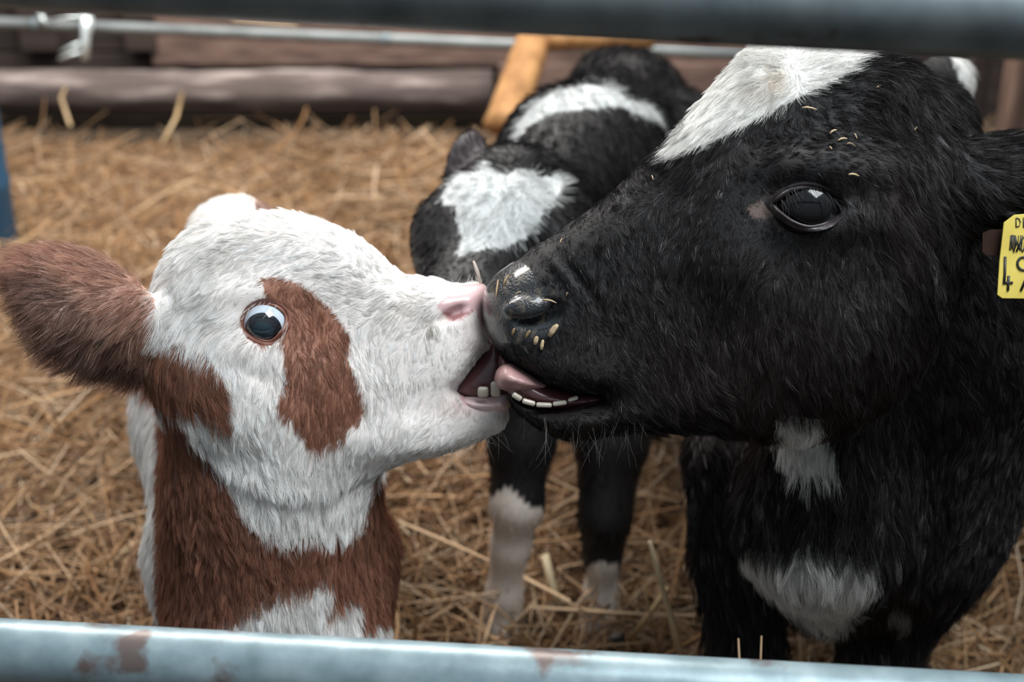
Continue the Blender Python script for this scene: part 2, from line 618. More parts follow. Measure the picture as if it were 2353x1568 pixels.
def grow(V, Q, N, density, length, flow, color, lift=0.35, rad=0.00013, clump=0.55, per=14, seed=1, messy=0.25, gravity=0.0):
    """strands on a quad mesh. density/length/color/lift work on (px, py, P, n)"""
    r = np.random.default_rng(seed)
    nv = vnormals(V, Q)
    c = V[Q].mean(1)
    ar = 0.5 * np.linalg.norm(np.cross(V[Q[:, 2]] - V[Q[:, 0]], V[Q[:, 3]] - V[Q[:, 1]]), axis=1)
    px, py, _ = w2px(c)
    wgt = ar * density(px, py, c, nv[Q[:, 0]])
    cdf = np.cumsum(wgt)
    fi = np.searchsorted(cdf, r.random(N) * cdf[-1])
    fi = np.minimum(fi, len(Q) - 1)
    u, v = r.random((N, 1)), r.random((N, 1))
    q = Q[fi]
    bil = lambda A: (A[q[:, 0]] * (1 - u) * (1 - v) + A[q[:, 1]] * u * (1 - v) + A[q[:, 2]] * u * v + A[q[:, 3]] * (1 - u) * v)
    root = bil(V)
    nrm = bil(nv)
    nrm /= np.linalg.norm(nrm, axis=1)[:, None]
    px, py, _ = w2px(root)
    L = length(px, py, root, nrm) * (0.75 + 0.5 * r.random(N))
    fl = flow(px, py, root, nrm)
    d = np.stack([fl[:, 0], -fl[:, 1] * SP, -fl[:, 1] * CP], -1)   # picture direction -> world
    d += r.normal(0, messy, d.shape)
    d -= nrm * (d * nrm).sum(1)[:, None]
    d /= np.linalg.norm(d, axis=1)[:, None] + 1e-6
    lf = lift(px, py, root, nrm) if callable(lift) else np.full(N, lift)
    lf = lf * (0.7 + 0.6 * r.random(N))
    K = 5
    from mathutils import kdtree

    def nearest(G):
        gi = r.permutation(N)[:G]
        kd = kdtree.KDTree(G)
        for i, g in enumerate(gi):
            kd.insert(root[g], i)
        kd.balance()
        return gi, np.array([kd.find(p)[1] for p in root])
    G1, G2 = max(1, N // per), max(1, N // (per * 9))
    g1, n1 = nearest(G1)
    g2, n2 = nearest(G2)
    side = np.cross(nrm, d)
    # each lock leans its own way
    lean = (r.normal(0, messy, G1)[n1] + r.normal(0, messy, G2)[n2])
    d = d + side * lean[:, None]
    d /= np.linalg.norm(d, axis=1)[:, None]
    lf = lf * np.exp(r.normal(0, .35, G1))[n1]
    P = np.zeros((N, K, 3))
    P[:, 0] = root - nrm * 0.0005
    curl = r.normal(0, 0.15, N) + r.normal(0, .25, G1)[n1]
    for k in range(1, K):
        t = (k - 0.5) / (K - 1)
        up = lf * (1 - 0.8 * t)
        step = d + nrm * up[:, None] + side * (curl * t)[:, None] + np.array([0, 0, -1]) * gravity * t
        step /= np.linalg.norm(step, axis=1)[:, None]
        P[:, k] = P[:, k - 1] + step * (L / (K - 1))[:, None]
    for gi, near, G, cw, lim in ((g1, n1, G1, clump, .010), (g2, n2, G2, clump * .35, .022)):
        gs = gi[near]
        ok = np.linalg.norm(root[gs] - root, axis=1) < lim
        cl = cw * (0.5 + 0.8 * r.random(G))[near] * ok
        for k in range(1, K):
            t = (k / (K - 1)) ** 1.2
            P[:, k] += (P[gs, k] - P[:, k]) * (np.clip(cl, 0, 0.95) * t)[:, None]
    R = rad * np.array([1.0, 0.95, 0.8, 0.55, 0.15])[None, :] * (0.7 + 0.6 * r.random(N))[:, None]
    T = color(px + r.normal(0, 3, N), py + r.normal(0, 3, N), root) * np.exp(r.normal(0, 0.09, N) + r.normal(0, .10, G1)[n1] + r.normal(0, .07, G2)[n2])[:, None]
    gl = np.clip(np.exp(r.normal(-1.1, .45, G1)[n1] + r.normal(0, .75, N)), 0, 4) / 4
    return P, R, np.concatenate([np.clip(T, 0, 1), gl[:, None]], 1)


def flowfield(ctrl, s=70):
    return lambda px, py, P, n: blend(ctrl, px, py, s)


SRC = lambda r, g, b: tuple(((v / 255) / 12.92 if v <= 10 else (((v / 255) + 0.055) / 1.055) ** 2.4) for v in (r, g, b))

FUR, STRAW = 1, 1

# ------------------------------------------------------------------ the pen: ground, log wall, far rail
M_soil = noisy('soil', [(0.3, (0.028, 0.018, 0.010)), (0.7, (0.075, 0.048, 0.026))], 9, 0.95, bump=0.4)
M_wallwood = noisy('dark_boards', [(0.3, (0.012, 0.008, 0.007)), (0.7, (0.045, 0.028, 0.022))], 5, 0.9, stretch=(0.4, 3, 9), bump=0.3)
M_plank = noisy('brown_plank', [(0.28, (0.050, 0.030, 0.024)), (0.5, (0.13, 0.080, 0.062)), (0.72, (0.19, 0.125, 0.10))], 6, 0.85, stretch=(1.2, 3, 7), bump=0.3)
M_log = noisy('weathered_log', [(0.3, (0.06, 0.044, 0.040)), (0.5, (0.115, 0.088, 0.080)), (0.70, (0.38, 0.32, 0.295))], 4.5, 0.9, stretch=(0.8, 4, 5), bump=0.4)
M_ochre = noisy('ochre_timber', [(0.35, (0.19, 0.085, 0.024)), (0.65, (0.38, 0.20, 0.075))], 9, 0.8, stretch=(2, 2, 0.7))
M_post = noisy('brown_post', [(0.3, (0.035, 0.020, 0.014)), (0.6, (0.12, 0.07, 0.05)), (0.8, (0.2, 0.13, 0.1))], 6, 0.85, stretch=(6, 6, 0.7))
M_galv = noisy('galvanised_steel', [(0.30, (0.185, 0.255, 0.28)), (0.5, (0.25, 0.335, 0.365)), (0.7, (0.33, 0.42, 0.45))], 34, 0.38, metal=0.25,
               second=(13, 0.60, 0.06, (0.15, 0.115, 0.105)), bump=0.08)
M_galv_old = noisy('dull_steel', [(0.3, (0.10, 0.125, 0.135)), (0.7, (0.22, 0.26, 0.275))], 22, 0.5, metal=0.35, second=(19, 0.62, 0.05, (0.05, 0.04, 0.036)))
M_railfar = noisy('grey_rail_steel', [(0.3, (0.13, 0.145, 0.145)), (0.7, (0.22, 0.24, 0.24))], 12, 0.45, metal=0.2)
M_zinc = plain('bright_zinc', (0.62, 0.68, 0.68), 0.35, 0.5)
M_blue = plain('blue_plastic', (0.02, 0.075, 0.14), 0.5)

WALL_Y = 4.55
fl = MB()
fl.box((0, 3.0, -0.05), (9, 8, 0.1))
tag(fl.build('floor', M_soil, smooth=False), kind='structure')
wb = MB()
for i in range(7):
    wb.box((0, WALL_Y + 0.09 + 0.006 * (i % 2), 0.11 + i * 0.22), (9, 0.05, 0.212))
tag(wb.build('wall_back', M_wallwood, smooth=False, bevel=0.006), kind='structure')

# round log along the foot of the wall
def rough_log(a, b, r, mat, name, seed, n=26, m=46):
    rr = np.random.default_rng(seed)
    a, b = np.asarray(a, float), np.asarray(b, float)
    t = np.linspace(0, 1, m)
    pts = a + (b - a) * t[:, None]
    w = np.cumsum(rr.normal(0, 0.0012, (m, 3)), 0)
    w -= w.mean(0)
    mb = MB()
    mb.tube(pts + w, r * (1 + 0.05 * np.sin(t * 23 + seed) + 0.02 * rr.normal(0, 1, m)), n)
    mb.v = [np.array(q) for q in mb.v]
    return mb.build(name, mat)

ly = WALL_Y - 0.06
lx = at(1130, 200, 4.45)[0]
tag(rough_log((-2.6, ly, 0.128), (lx, ly - 0.01, 0.133), 0.062, M_log, 'log', 3),
    'long weathered grey log lying low along the back wall above the straw', 'log')
pk = MB()
x0, x1 = at(330, 110, 4.5)[0], 0.9
pk.box(((x0 + x1) / 2, WALL_Y + 0.03, 0.31), (x1 - x0, 0.045, 0.24))
tag(pk.build('plank', M_plank, smooth=False, bevel=0.006), 'reddish brown plank on the back wall above the grey log', 'plank')
pk = MB()
pk.box(((lx + 1.2) / 2 + 0.02, WALL_Y + 0.0, 0.13), (1.2 - lx, 0.06, 0.14))
tag(pk.build('plank', M_plank, smooth=False, bevel=0.006), 'short dark brown plank beyond the end of the grey log', 'plank')
for k, (px, wdt) in enumerate(((60, 0.12), (300, 0.10))):
    c = at(px, 110, 4.45)
    pp = MB()
    pp.box((c[0], WALL_Y + 0.02, 0.55), (wdt, 0.06, 0.62))
    tag(pp.build('wall_post', M_wallwood, smooth=False, bevel=0.006),
        ('dark upright board of the back wall at the far left end of the grey rail', 'dark upright board just left of where the brown plank begins')[k], 'post', 'dark boards on the back wall')

# ochre brace behind the far calf
a, b = at(1165, 268, 3.6), at(1238, 60, 3.75)
ob = MB()
d = b - a
ob.tube([a - d * 0.12, a, a + d * 0.5, b, b + d * 0.5], [0.055, 0.052, 0.05, 0.048, 0.046], 14, squash=0.7)
tag(ob.build('brace', M_ochre), 'leaning ochre timber brace behind the rump of the spotted calf', 'timber')
a, b = at(1262, 88, 3.66), at(1500, 86, 3.68)
ob = MB()
ob.tube([a, (a + b) / 2, b], 0.036, 14, squash=0.8)
tag(ob.build('crossbar', M_ochre), 'level ochre timber crossbar under the upper steel rail', 'timber')

# brown upright at the right
c = at(2330, 220, 3.4)
pp = MB()
pp.box((c[0] + 0.02, c[1], 0.65), (0.085, 0.08, 1.3))
tag(pp.build('post', M_post, smooth=False, bevel=0.01), 'brown wooden post at the right, behind the ear of the black calf', 'post')
c = at(2255, 220, 3.5)
pp = MB()
pp.box((c[0], c[1] + 0.05, 0.65), (0.05, 0.05, 1.3))
tag(pp.build('post', M_wallwood, smooth=False, bevel=0.01), 'thin dark post between the black calf and the brown post', 'post')

# blue barrel at the left edge
c = ground(-110, 400, 0.0)
bl = MB()
c = at(-77, 330, 3.4)
bl.tube([(c[0], c[1], z) for z in (0, 0.02, 0.2, 0.21, 0.23, 0.24, 0.5, 0.51, 0.53, 0.54, 0.8)], [0.080, 0.083, 0.083, 0.086, 0.086, 0.083, 0.083, 0.086, 0.086, 0.083, 0.080], 28)
tag(bl.build('barrel', M_blue), 'narrow blue plastic barrel cut by the left edge of the view', 'barrel')

# far rail with its couplings and clamp
ra = empty('rail', at(600, 70, 4.25))
p0, p1 = at(-120, 47, 4.28), at(1420, 112, 3.95)
rd = (p1 - p0) / np.linalg.norm(p1 - p0)
mb = MB()
mb.tube([p0 - rd * 1.5, p0, (p0 + p1) / 2, p1, p1 + rd * 0.45], 0.0165, 20)
mb.build('bar', M_railfar, ra)
for px_ in (915, 95):
    t = (px_ + 120) / 1540
    c = p0 + (p1 - p0) * t
    mb = MB()
    mb.tube([c - rd * 0.014, c - rd * 0.012, c + rd * 0.012, c + rd * 0.014], [0.0165, 0.0195, 0.0195, 0.0165], 20)
    mb.build('coupling', M_galv_old, ra)
tag(ra, 'thin grey steel rail running along the back wall above the log', 'rail')
ck = empty('clamp', at(180, 80, 4.2))
mb = MB()
mb.tube([at(196, 30, 4.19), at(200, 44, 4.16), at(200, 64, 4.16), at(196, 92, 4.17), at(196, 138, 4.18)], [0.016, 0.020, 0.020, 0.018, 0.014], 12, squash=0.6)
mb.build('strap', M_zinc, ck)
for (u0, v0, u1, v1) in ((118, 48, 196, 34), (140, 120, 192, 96), (136, 136, 190, 118)):
    mb = MB()
    mb.tube([at(u0, v0, 4.17), at((u0 + u1) / 2, (v0 + v1) / 2 - 2, 4.16), at(u1, v1, 4.17)], 0.0052, 10)
    mb.build('bolt', M_zinc, ck)
mb = MB()
mb.tube([at(92, 30, 4.2), at(100, 44, 4.18), at(104, 62, 4.19)], 0.008, 10)
mb.build('hook', M_zinc, ck)
tag(ck, 'bright zinc pipe clamp with bolts on the far grey rail', 'clamp')

# ------------------------------------------------------------------ the gate in front: two rails and its end uprights
g0 = at(1176, 1500, 1.1)
gate = empty('gate', (0, float(g0[1]), 0))
def rail(pts, r, mat, name):
    mb = MB()
    P = np.array(pts)
    n = 40
    t = np.linspace(0, 1, n)
    Q = P[0] + (P[1] - P[0]) * t[:, None]
    mb.tube(Q, r, 40)
    return mb.build(name, mat, gate)
low_a, low_b = at(-500, 1470, 1.14), at(2850, 1660, 1.06)
up_a, up_b = at(-700, -118, 0.92), at(3050, 68, 0.86)
lo = rail((low_a, low_b), 0.0262, M_galv, 'rail')
lo['label'] = 'pale blue-grey lower rail with brown rust patches'
hi = rail((up_a, up_b), 0.0275, M_galv_old, 'rail')
hi['label'] = 'dull dark upper rail'
for A, B in ((low_a, up_a), (low_b, up_b)):
    mb = MB()
    d = B - A
    foot = A - d * (A[2] / d[2])
    mb.tube([foot, A, B, B + d * 0.2], 0.026, 24)
    mb.build('upright', M_galv_old, gate)
tag(gate, 'galvanised steel pen gate with two tubular rails crossing in front of the calves', 'gate')

# ------------------------------------------------------------------ straw bedding
def bed(x, y):
    return 0.02 + 0.03 * np.sin(x * 2.1 + 0.6) * np.cos(y * 1.7) - 0.02 * np.clip((y - 3.4) / 1.0, 0, 1) + 0.02 * np.sin(x * 5.3 + y * 4.1)

def straw_mesh(N, seed, xr, yr, lift_hi, lmin, lmax, rmin, rmax):
    r = np.random.default_rng(seed)
    x, y = r.uniform(*xr, N), r.uniform(*yr, N)
    keep = np.abs(x) < 0.60 + 0.50 * y
    x, y = x[keep], y[keep]
    N = len(x)
    z = bed(x, y) + lift_hi * (1 - .45 * np.clip((y - 3.2) / 1.2, 0, 1)) * r.random(N) ** 1.4
    L = r.uniform(lmin, lmax, N) * (0.6 + 0.8 * r.random(N))
    a = r.uniform(0, 2 * np.pi, N)
    el = r.normal(0.05, 0.27, N)
    d = np.stack([np.cos(a) * np.cos(el), np.sin(a) * np.cos(el), np.sin(el)], -1)
    bend = r.normal(0, 0.35, (N, 3)) * np.array([1, 1, 0.5])
    rad = r.uniform(rmin, rmax, N)
    K, S = 4, 3
    C = np.stack([x, y, z], -1)
    V = np.zeros((N, K, S, 3))
    up = np.array([0, 0, 1.0])
    sd = np.cross(d, up); sd /= np.linalg.norm(sd, axis=1)[:, None]
    nn = np.cross(sd, d)
    for k in range(K):
        t = k / (K - 1) - 0.5
        p = C + d * (t * L)[:, None] + bend * (L * (t * t))[:, None] * 0.7
        p[:, 2] = np.maximum(p[:, 2], 0.006)
        for j in range(S):
            th = 2 * math.pi * j / S
            V[:, k, j] = p + rad[:, None] * (sd * math.cos(th) + nn * math.sin(th) * 0.6)
    idx = np.arange(N * K * S).reshape(N, K, S)
    F = []
    for k in range(K - 1):
        for j in range(S):
            F.append(np.stack([idx[:, k, j], idx[:, k, (j + 1) % S], idx[:, k + 1, (j + 1) % S], idx[:, k + 1, j]], -1))
    F = np.concatenate(F)
    pal = np.array([(0.47, 0.285, 0.150), (0.37, 0.200, 0.088), (0.60, 0.41, 0.25), (0.24, 0.120, 0.050), (0.68, 0.51, 0.35), (0.15, 0.075, 0.034)])
    ci = r.choice(6, N, p=[0.27, 0.27, 0.16, 0.15, 0.08, 0.07])
    c = .74 * pal[ci] * np.exp(r.normal(0, 0.15, N))[:, None]
    c = np.repeat(c, K * S, 0)
    return V.reshape(-1, 3), F, np.clip(c, 0, 1)

M_straw = attr_mat('straw', 'coat', 0.55, spec=0.35)
V1, F1, c1 = straw_mesh(int(62000 * STRAW), 11, (-2.7, 2.7), (1.0, 4.26), 0.085, 0.10, 0.26, 0.0014, 0.0026)
V2, F2, c2 = straw_mesh(int(2900 * STRAW), 12, (-2.7, 2.7), (1.0, 4.24), 0.12, 0.12, 0.30, 0.0024, 0.0042)
c2 = np.clip(c2 * 1.25, 0, 1)
st = mesh_obj('straw_bedding', np.concatenate([V1, V2]), np.concatenate([F1, F2 + len(V1)]), M_straw, color=np.concatenate([c1, c2]), smooth=False)
tag(st, 'deep loose golden brown straw bedding covering the pen floor', 'straw', kind='stuff')

def stalk(pts, r, col, label, group=None):
    mb = MB()
    mb.tube(pts, r, 8, squash=0.7)
    m = plain('stalk_' + str(len(bpy.data.materials)), col, 0.5)
    o = mb.build('straw_stalk', m, origin=np.asarray(pts[0]))
    tag(o, label, 'straw', group)
gold, pale, dim = (0.42, 0.29, 0.15), (0.62, 0.49, 0.31), (0.26, 0.17, 0.09)
stalk([at(1566, 1520, 1.86), at(1545, 1430, 1.82), at(1518, 1340, 1.80), at(1493, 1245, 1.78)], [0.0056, 0.0058, 0.0052, 0.0036], pale,
      'long pale straw stalk standing upright between the legs of the two black calves')
stalk([at(1455, 1460, 1.95), at(1490, 1415, 1.93), at(1535, 1350, 1.92)], 0.0055, gold, 'short golden straw leaning behind the long pale upright stalk')
stalk([at(1515, 1505, 1.9), at(1498, 1430, 1.88), at(1478, 1345, 1.87)], 0.002, dim, 'thin brown straw bent left beside the long pale upright stalk')
stalk([at(1284, 1400, 2.1), at(1268, 1340, 2.1), at(1252, 1275, 2.1)], 0.0075, pale, 'thick pale straw slanting between the white lower legs of the spotted calf')
stalk([at(105, 1420, 2.2), at(30, 1372, 2.2), at(-30, 1330, 2.2)], 0.006, pale, 'pale straw lying just above the lower rail near its rust patch')
stalk([at(238, 1318, 2.25), at(268, 1285, 2.25), at(306, 1252, 2.25)], 0.0085, pale, 'broad pale straw lying left of the white flank of the brown and white calf')
stalk([at(152, 200, 4.3) , at(140, 225, 4.3), at(162, 290, 4.2)], 0.006, gold, 'tall straw standing up against the left part of the grey log')
stalk([at(418, 215, 4.35), at(405, 270, 4.25), at(372, 330, 4.2)], 0.006, gold, 'leaning straw reaching up to the middle of the grey log')
stalk([at(535, 45, 4.15), at(610, 50, 4.15), at(682, 55, 4.15)], 0.004, pale, 'pale straw caught above the far grey rail')
stalk([at(1702, 1560, 1.135), at(1699, 1515, 1.14), at(1697, 1468, 1.15)], [.0009, .0010, .0008], dim, 'short brown straw poking up behind the lower rail, left of its twin')
stalk([at(1752, 1560, 1.135), at(1748, 1515, 1.14), at(1750, 1462, 1.15)], [.0008, .0009, .0007], dim, 'short curved brown straw poking up behind the lower rail, right of its twin')
stalk([at(2362, 1110, 2.02), at(2322, 1222, 2.08), at(2215, 1345, 2.2)], .0042, gold, 'bent golden straw standing at the right edge beside the flank of the large black calf')

# ------------------------------------------------------------------ calves
M_skin = attr_mat('calf_skin', 'coat', 0.6, bump=0.06, bscale=420)
M_furw = hair_mat('light_coat_fibre', refl=0.14)
M_furback = hair_mat('far_coat_fibre', refl=0.10, rrough=0.25)
M_furb = hair_mat('black_coat_fibre', refl=0.21, rrough=0.22)
M_skinb = attr_mat('black_calf_skin', 'coat', .7, bump=.20, bscale=500)
M_wet = attr_mat('wet_black_nose', 'coat', .32, coat=.7, bump=.45, bscale=420)
M_wetpink = attr_mat('wet_pink_nose', 'coat', .35, coat=.5, bump=.06, bscale=500)
M_gum = plain('gum', (0.78, 0.58, 0.58), 0.28, coat=0.6, sss=0.3)
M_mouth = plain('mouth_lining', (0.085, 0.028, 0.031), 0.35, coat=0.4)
M_tongue = noisy('tongue', [(0.3, (0.32, 0.175, 0.165)), (0.7, (0.44, 0.26, 0.25))], 60, 0.38, bump=0.15)
M_tooth = plain('tooth', (0.55, 0.49, 0.41), 0.25, coat=0.4)
M_lidw = noisy('pink_brown_lid', [(0.3, (0.19, 0.068, 0.042)), (0.7, (0.29, 0.125, 0.090))], 80, 0.5)
M_lidb = noisy('dark_lid', [(0.3, (0.016, 0.013, 0.014)), (0.7, (0.055, 0.043, 0.046))], 120, 0.42, bump=.2)
M_hoof = noisy('hoof', [(0.3, (0.03, 0.025, 0.02)), (0.7, (0.09, 0.07, 0.05))], 20, 0.6)


def eye_mat(name, gaze, iris_cos, sclera, iris, pupil_cos, pupil):
    """iris, pupil and white by the angle from the gaze axis, in the eyeball's own space"""
    m, nt, b = mat_new(name)
    N, L = nt.nodes, nt.links
    tc, nv, dt, rp = N.new('ShaderNodeTexCoord'), N.new('ShaderNodeVectorMath'), N.new('ShaderNodeVectorMath'), N.new('ShaderNodeValToRGB')
    nv.operation, dt.operation = 'NORMALIZE', 'DOT_PRODUCT'
    g = np.asarray(gaze) / np.linalg.norm(gaze)
    dt.inputs[1].default_value = tuple(g)
    L.new(tc.outputs['Object'], nv.inputs[0]); L.new(nv.outputs[0], dt.inputs[0]); L.new(dt.outputs['Value'], rp.inputs[0])
    el = rp.color_ramp.elements
    el[0].position, el[0].color = iris_cos - 0.035, (*sclera, 1)
    el[1].position, el[1].color = iris_cos, (*iris, 1)
    e = el.new(pupil_cos); e.color = (*iris, 1)
    e = el.new(min(0.999, pupil_cos + 0.03)); e.color = (*pupil, 1)
    L.new(rp.outputs[0], b.inputs['Base Color'])
    b.inputs['Roughness'].default_value = 0.12
    b.inputs['Coat Weight'].default_value = 1.0
    b.inputs['Coat Roughness'].default_value = 0.02
    return m


def mirror_depth(P, plane_fn):
    """mirror a camera-space point through the head's midplane depth"""
    c = world2cam(P)
    px, py, d = w2px(P)
    zc = plane_fn(px, py)
    k = (2 * zc - c[..., 2]) / c[..., 2]
    return cam2world(c * k[..., None])


def eyeball(calf, center, R, mat, name='eye'):
    mb = MB()
    mb.ball(center, R, nu=40, nv=28)
    return mb.build(name, mat, calf, origin=center)


def lid_ring(calf, center, R, contour, mat, skin, r_top, r_low, lift=1.03, wide=1.5, name='eyelid'):
    """lids: a skin that closes over the eyeball around the opening, with a rolled rim; contour in px"""
    cc = world2cam(center)
    C = spline(contour, 6)
    m = C.mean(0)
    rows, rim, rad = [], [], []
    for t in (0, .18, .42, .7, 1.0):
        s_ = 1 + (wide - 1) * t
        row = []
        for u, v in C:
            u2, v2 = m[0] + (u - m[0]) * s_, m[1] + (v - m[1]) * s_
            p = at_cam(u2, v2, cc[2])
            rr = np.hypot(p[0] - cc[0], p[1] - cc[1])
            zs = cc[2] - math.sqrt(max((R * lift) ** 2 - rr * rr, (R * .25) ** 2))
            zk = skin(u2, v2) + .0015
            z = zs * (1 - t) ** 1.5 + zk * (1 - (1 - t) ** 1.5)
            if t < 1:
                z -= .0016 * math.sin(math.pi * t)
            row.append(at(u2, v2, z))
            if t == 0:
                rim.append(at(u2, v2, z))
                k = np.clip(.5 + (m[1] - v) / 50, 0, 1)
                rad.append(r_low + (r_top - r_low) * k)
        rows.append(row)
    n = len(C)
    mb = MB()
    mb.loop(rim, rad, 10)
    mb.add([q for row in rows for q in row], [(i * n + j, i * n + (j + 1) % n, (i + 1) * n + (j + 1) % n, (i + 1) * n + j) for i in range(len(rows) - 1) for j in range(n)])
    return mb.build(name, mat, calf)


def legs(f, pts, radii, k=0.02):
    for i in range(len(pts) - 1):
        f.cone(world2cam(pts[i]), radii[i], world2cam(pts[i + 1]), radii[i + 1], k)


def hoof(calf, p, r, yaw=-0.2):
    for s in (-1, 1):
        mb = MB()
        c = np.array([p[0] + s * r * 0.52, p[1] - r * 0.35, 0])
        mb.tube([c + (0, -0.25 * r, 0.0), c + (0, -0.2 * r, 0.3 * r), c + (0, 0, 0.9 * r), c + (0, 0.15 * r, 1.3 * r)],
                [0.62 * r, 0.60 * r, 0.52 * r, 0.42 * r], 14, up=(0, 1, 0))
        mb.build('hoof', M_hoof, calf)


def pick(px, py, base, layers):
    col = np.tile(np.array(base, float), (len(px), 1))
    for poly, c in layers:
        m = inside(np.asarray(poly, float), px, py)
        col[m] = c
    return col


def whiskers(r, roots, dirs, lens, rad, tint):
    """roots / dirs in world space, long bent single hairs"""
    n = len(roots)
    K = 5
    P = np.zeros((n, K, 3))
    P[:, 0] = roots
    d = np.array(dirs, float)
    for k in range(1, K):
        d = d + r.normal(0, 0.14, d.shape) + np.array([0, 0, -0.05])
        d /= np.linalg.norm(d, axis=1)[:, None]
        P[:, k] = P[:, k - 1] + d * (np.asarray(lens) / (K - 1))[:, None]
    R = rad * np.array([1, .9, .75, .5, .15])[None, :] * np.ones((n, 1))
    return P, R, np.tile(np.array(tuple(tint) + (.15,), float), (n, 1))


def second_material(o, Q, mask, mat):
    o.data.materials.append(mat)
    o.data.polygons.foreach_set('material_index', mask[Q].all(1).astype(np.int32))


# ============ brown and white calf (left)
W_WHITE, W_BROWN, W_DARK = (0.90, 0.89, 0.865), (0.300, 0.138, 0.088), (0.095, 0.036, 0.020)
wz = lambda px, py: 1.405 + 0.00002 * (px - 700) + 0 * py
W_HEAD = [(350, 700), (362, 640), (384, 592), (420, 545), (470, 512), (530, 494), (600, 487), (660, 488), (720, 500), (780, 523), (830, 550), (870, 582),
          (900, 609), (930, 630), (965, 636), (1005, 640), (1045, 652), (1080, 650), (1114, 653), (1124, 690), (1120, 740), (1126, 772), (1131, 792),
          (1112, 812), (1086, 848), (1064, 878), (1050, 896), (1078, 910), (1120, 913), (1158, 905), (1168, 928), (1166, 962), (1155, 986), (1118, 1006),
          (1060, 1030), (1000, 1046), (940, 1058), (880, 1078), (820, 1100), (740, 1130), (650, 1120), (560, 1080), (490, 1025), (435, 975),
          (395, 930), (365, 880), (348, 830), (342, 765)]
W_HW = [(1110, 690, .030), (1050, 720, .040), (1090, 780, .040), (1000, 800, .045), (1130, 950, .026), (1060, 980, .032), (960, 680, .043), (900, 800, .051), (880, 1000, .044),
        (760, 600, .062), (620, 540, .060), (500, 560, .052), (610, 740, .070), (700, 880, .068), (560, 900, .067), (430, 800, .064), (380, 700, .056),
        (620, 1080, .055), (800, 1060, .046)]
w_head = Slab(W_HEAD, wz, W_HW, [(600, 500, .050), (1100, 690, .024), (1120, 950, .022), (700, 1080, .05), (380, 760, .05), (900, 620, .034), (1090, 840, .010), (1060, 900, .012)],
              relief=[(600, 672, 70, 26, -12, .008), (612, 812, 75, 22, 12, .004), (520, 720, 30, 60, 0, .004), (700, 770, 60, 90, 20, -.004), (640, 960, 110, 60, 15, .006),
                      (850, 800, 60, 50, 0, -.004), (1010, 770, 45, 60, 0, .004), (1040, 690, 40, 26, -35, .004), (960, 980, 120, 20, -12, .003), (640, 870, 60, 14, 25, -.0022)])
w_ear = Slab([(372, 712), (335, 668), (300, 632), (255, 597), (195, 572), (125, 566), (60, 574), (20, 592), (8, 628), (22, 690), (55, 745), (100, 795), (160, 838), (230, 866), (300, 880), (345, 858), (372, 800)],
             lambda px, py: 1.345 - 0.00016 * (370 - px) - 0.000003 * (px - 200) * 0 + 0.0000025 * (py - 715) ** 2, 0.010, 0.02)
f = Field(axis((-.545, -.36, .004), (-.36, .02, .0027), (.02, .03, .004)), axis((-.83, -.32, .008), (-.32, -.14, .0045), (-.14, .15, .0027), (.15, .2, .006)), axis((1.22, 1.30, .005), (1.30, 1.50, .003), (1.50, 2.5, .009)))
f.slab(w_head, 0.01)
# neck, chest, trunk, rump
f.cone(at_cam(560, 850, 1.44), .074, at_cam(628, 1120, 1.465), .099, .06)
f.cone(at_cam(628, 1120, 1.465), .099, at_cam(640, 1460, 1.485), .112, .04)
f.cone(at_cam(600, 1060, 1.55), .10, at_cam(610, 900, 1.72), .12, .04)
W = world2cam
f.cone(W((-.258, 1.30, .47)), .118, W((-.312, 1.58, .49)), .150, .04)
f.cone(W((-.312, 1.58, .49)), .150, W((-.325, 1.86, .51)), .140, .04)
f.cone(at_cam(540, 540, 1.93), .050, at_cam(560, 640, 1.90), .080, .04)
f.cone(at_cam(503, 556, 1.93), .036, at_cam(540, 565, 1.92), .05, .05)
f.cone(at_cam(600, 488, 1.98), .013, at_cam(560, 570, 1.95), .03, .02)
for s in (-1, 1):
    x = -.262 + s * .078
    legs(f, [(x, 1.31, .46), (x, 1.29, .30), (x, 1.285, .24), (x, 1.29, .115), (x, 1.28, .085), (x, 1.255, .035)], [.058, .036, .033, .021, .025, .023])
    x = -.315 + s * .082
    legs(f, [(x, 1.86, .46), (x + s * .01, 1.80, .36), (x, 1.95, .235), (x, 1.93, .11), (x, 1.92, .085), (x, 1.89, .035)], [.085, .060, .030, .022, .026, .024])
f.slab(w_ear, 0.022)
# eye socket, nostrils (both sides), fold of the nose
we_px = (609, 742)
w_zf = w_head.front(*we_px)
w_R = 0.0215
w_eye_d = w_zf + w_R * 0.66
w_eye = at(we_px[0], we_px[1], w_eye_d)
for sgn in (0, 1):
    d_ = w_eye_d if not sgn else 2 * 1.405 - w_eye_d
    f.ell(at_cam(we_px[0], we_px[1], d_ + (-.012 if not sgn else .012)), (.0205, .0185, .028), 0.1, .006, cut=True)
    zn = w_head.front(1045, 722)
    zn = zn if not sgn else 2 * 1.405 - zn
    f.ell(at_cam(1040, 722, zn), (.0175, .0055, .012), math.radians(32), .004, cut=True)
V, Q = f.mesh(2)
del f
Vw = cam2world(V)
wcalf = empty('calf', (-.26, 1.30, 0.0))
W_L = [
    ([(600, 640), (640, 636), (690, 652), (735, 685), (770, 720), (800, 765), (806, 800), (790, 800), (800, 830), (820, 870), (836, 920), (832, 965), (800, 985), (790, 1010), (760, 1020), (725, 1036),
      (700, 1010), (672, 970), (640, 950), (640, 915), (655, 880), (650, 840), (652, 800), (640, 782), (600, 800), (570, 775), (556, 740), (570, 705), (610, 685)], W_BROWN),
    ([(345, 770), (385, 778), (440, 800), (480, 828), (505, 860), (525, 910), (527, 985), (490, 970), (450, 950), (420, 940), (375, 925), (330, 900), (330, 800)], W_BROWN),
]
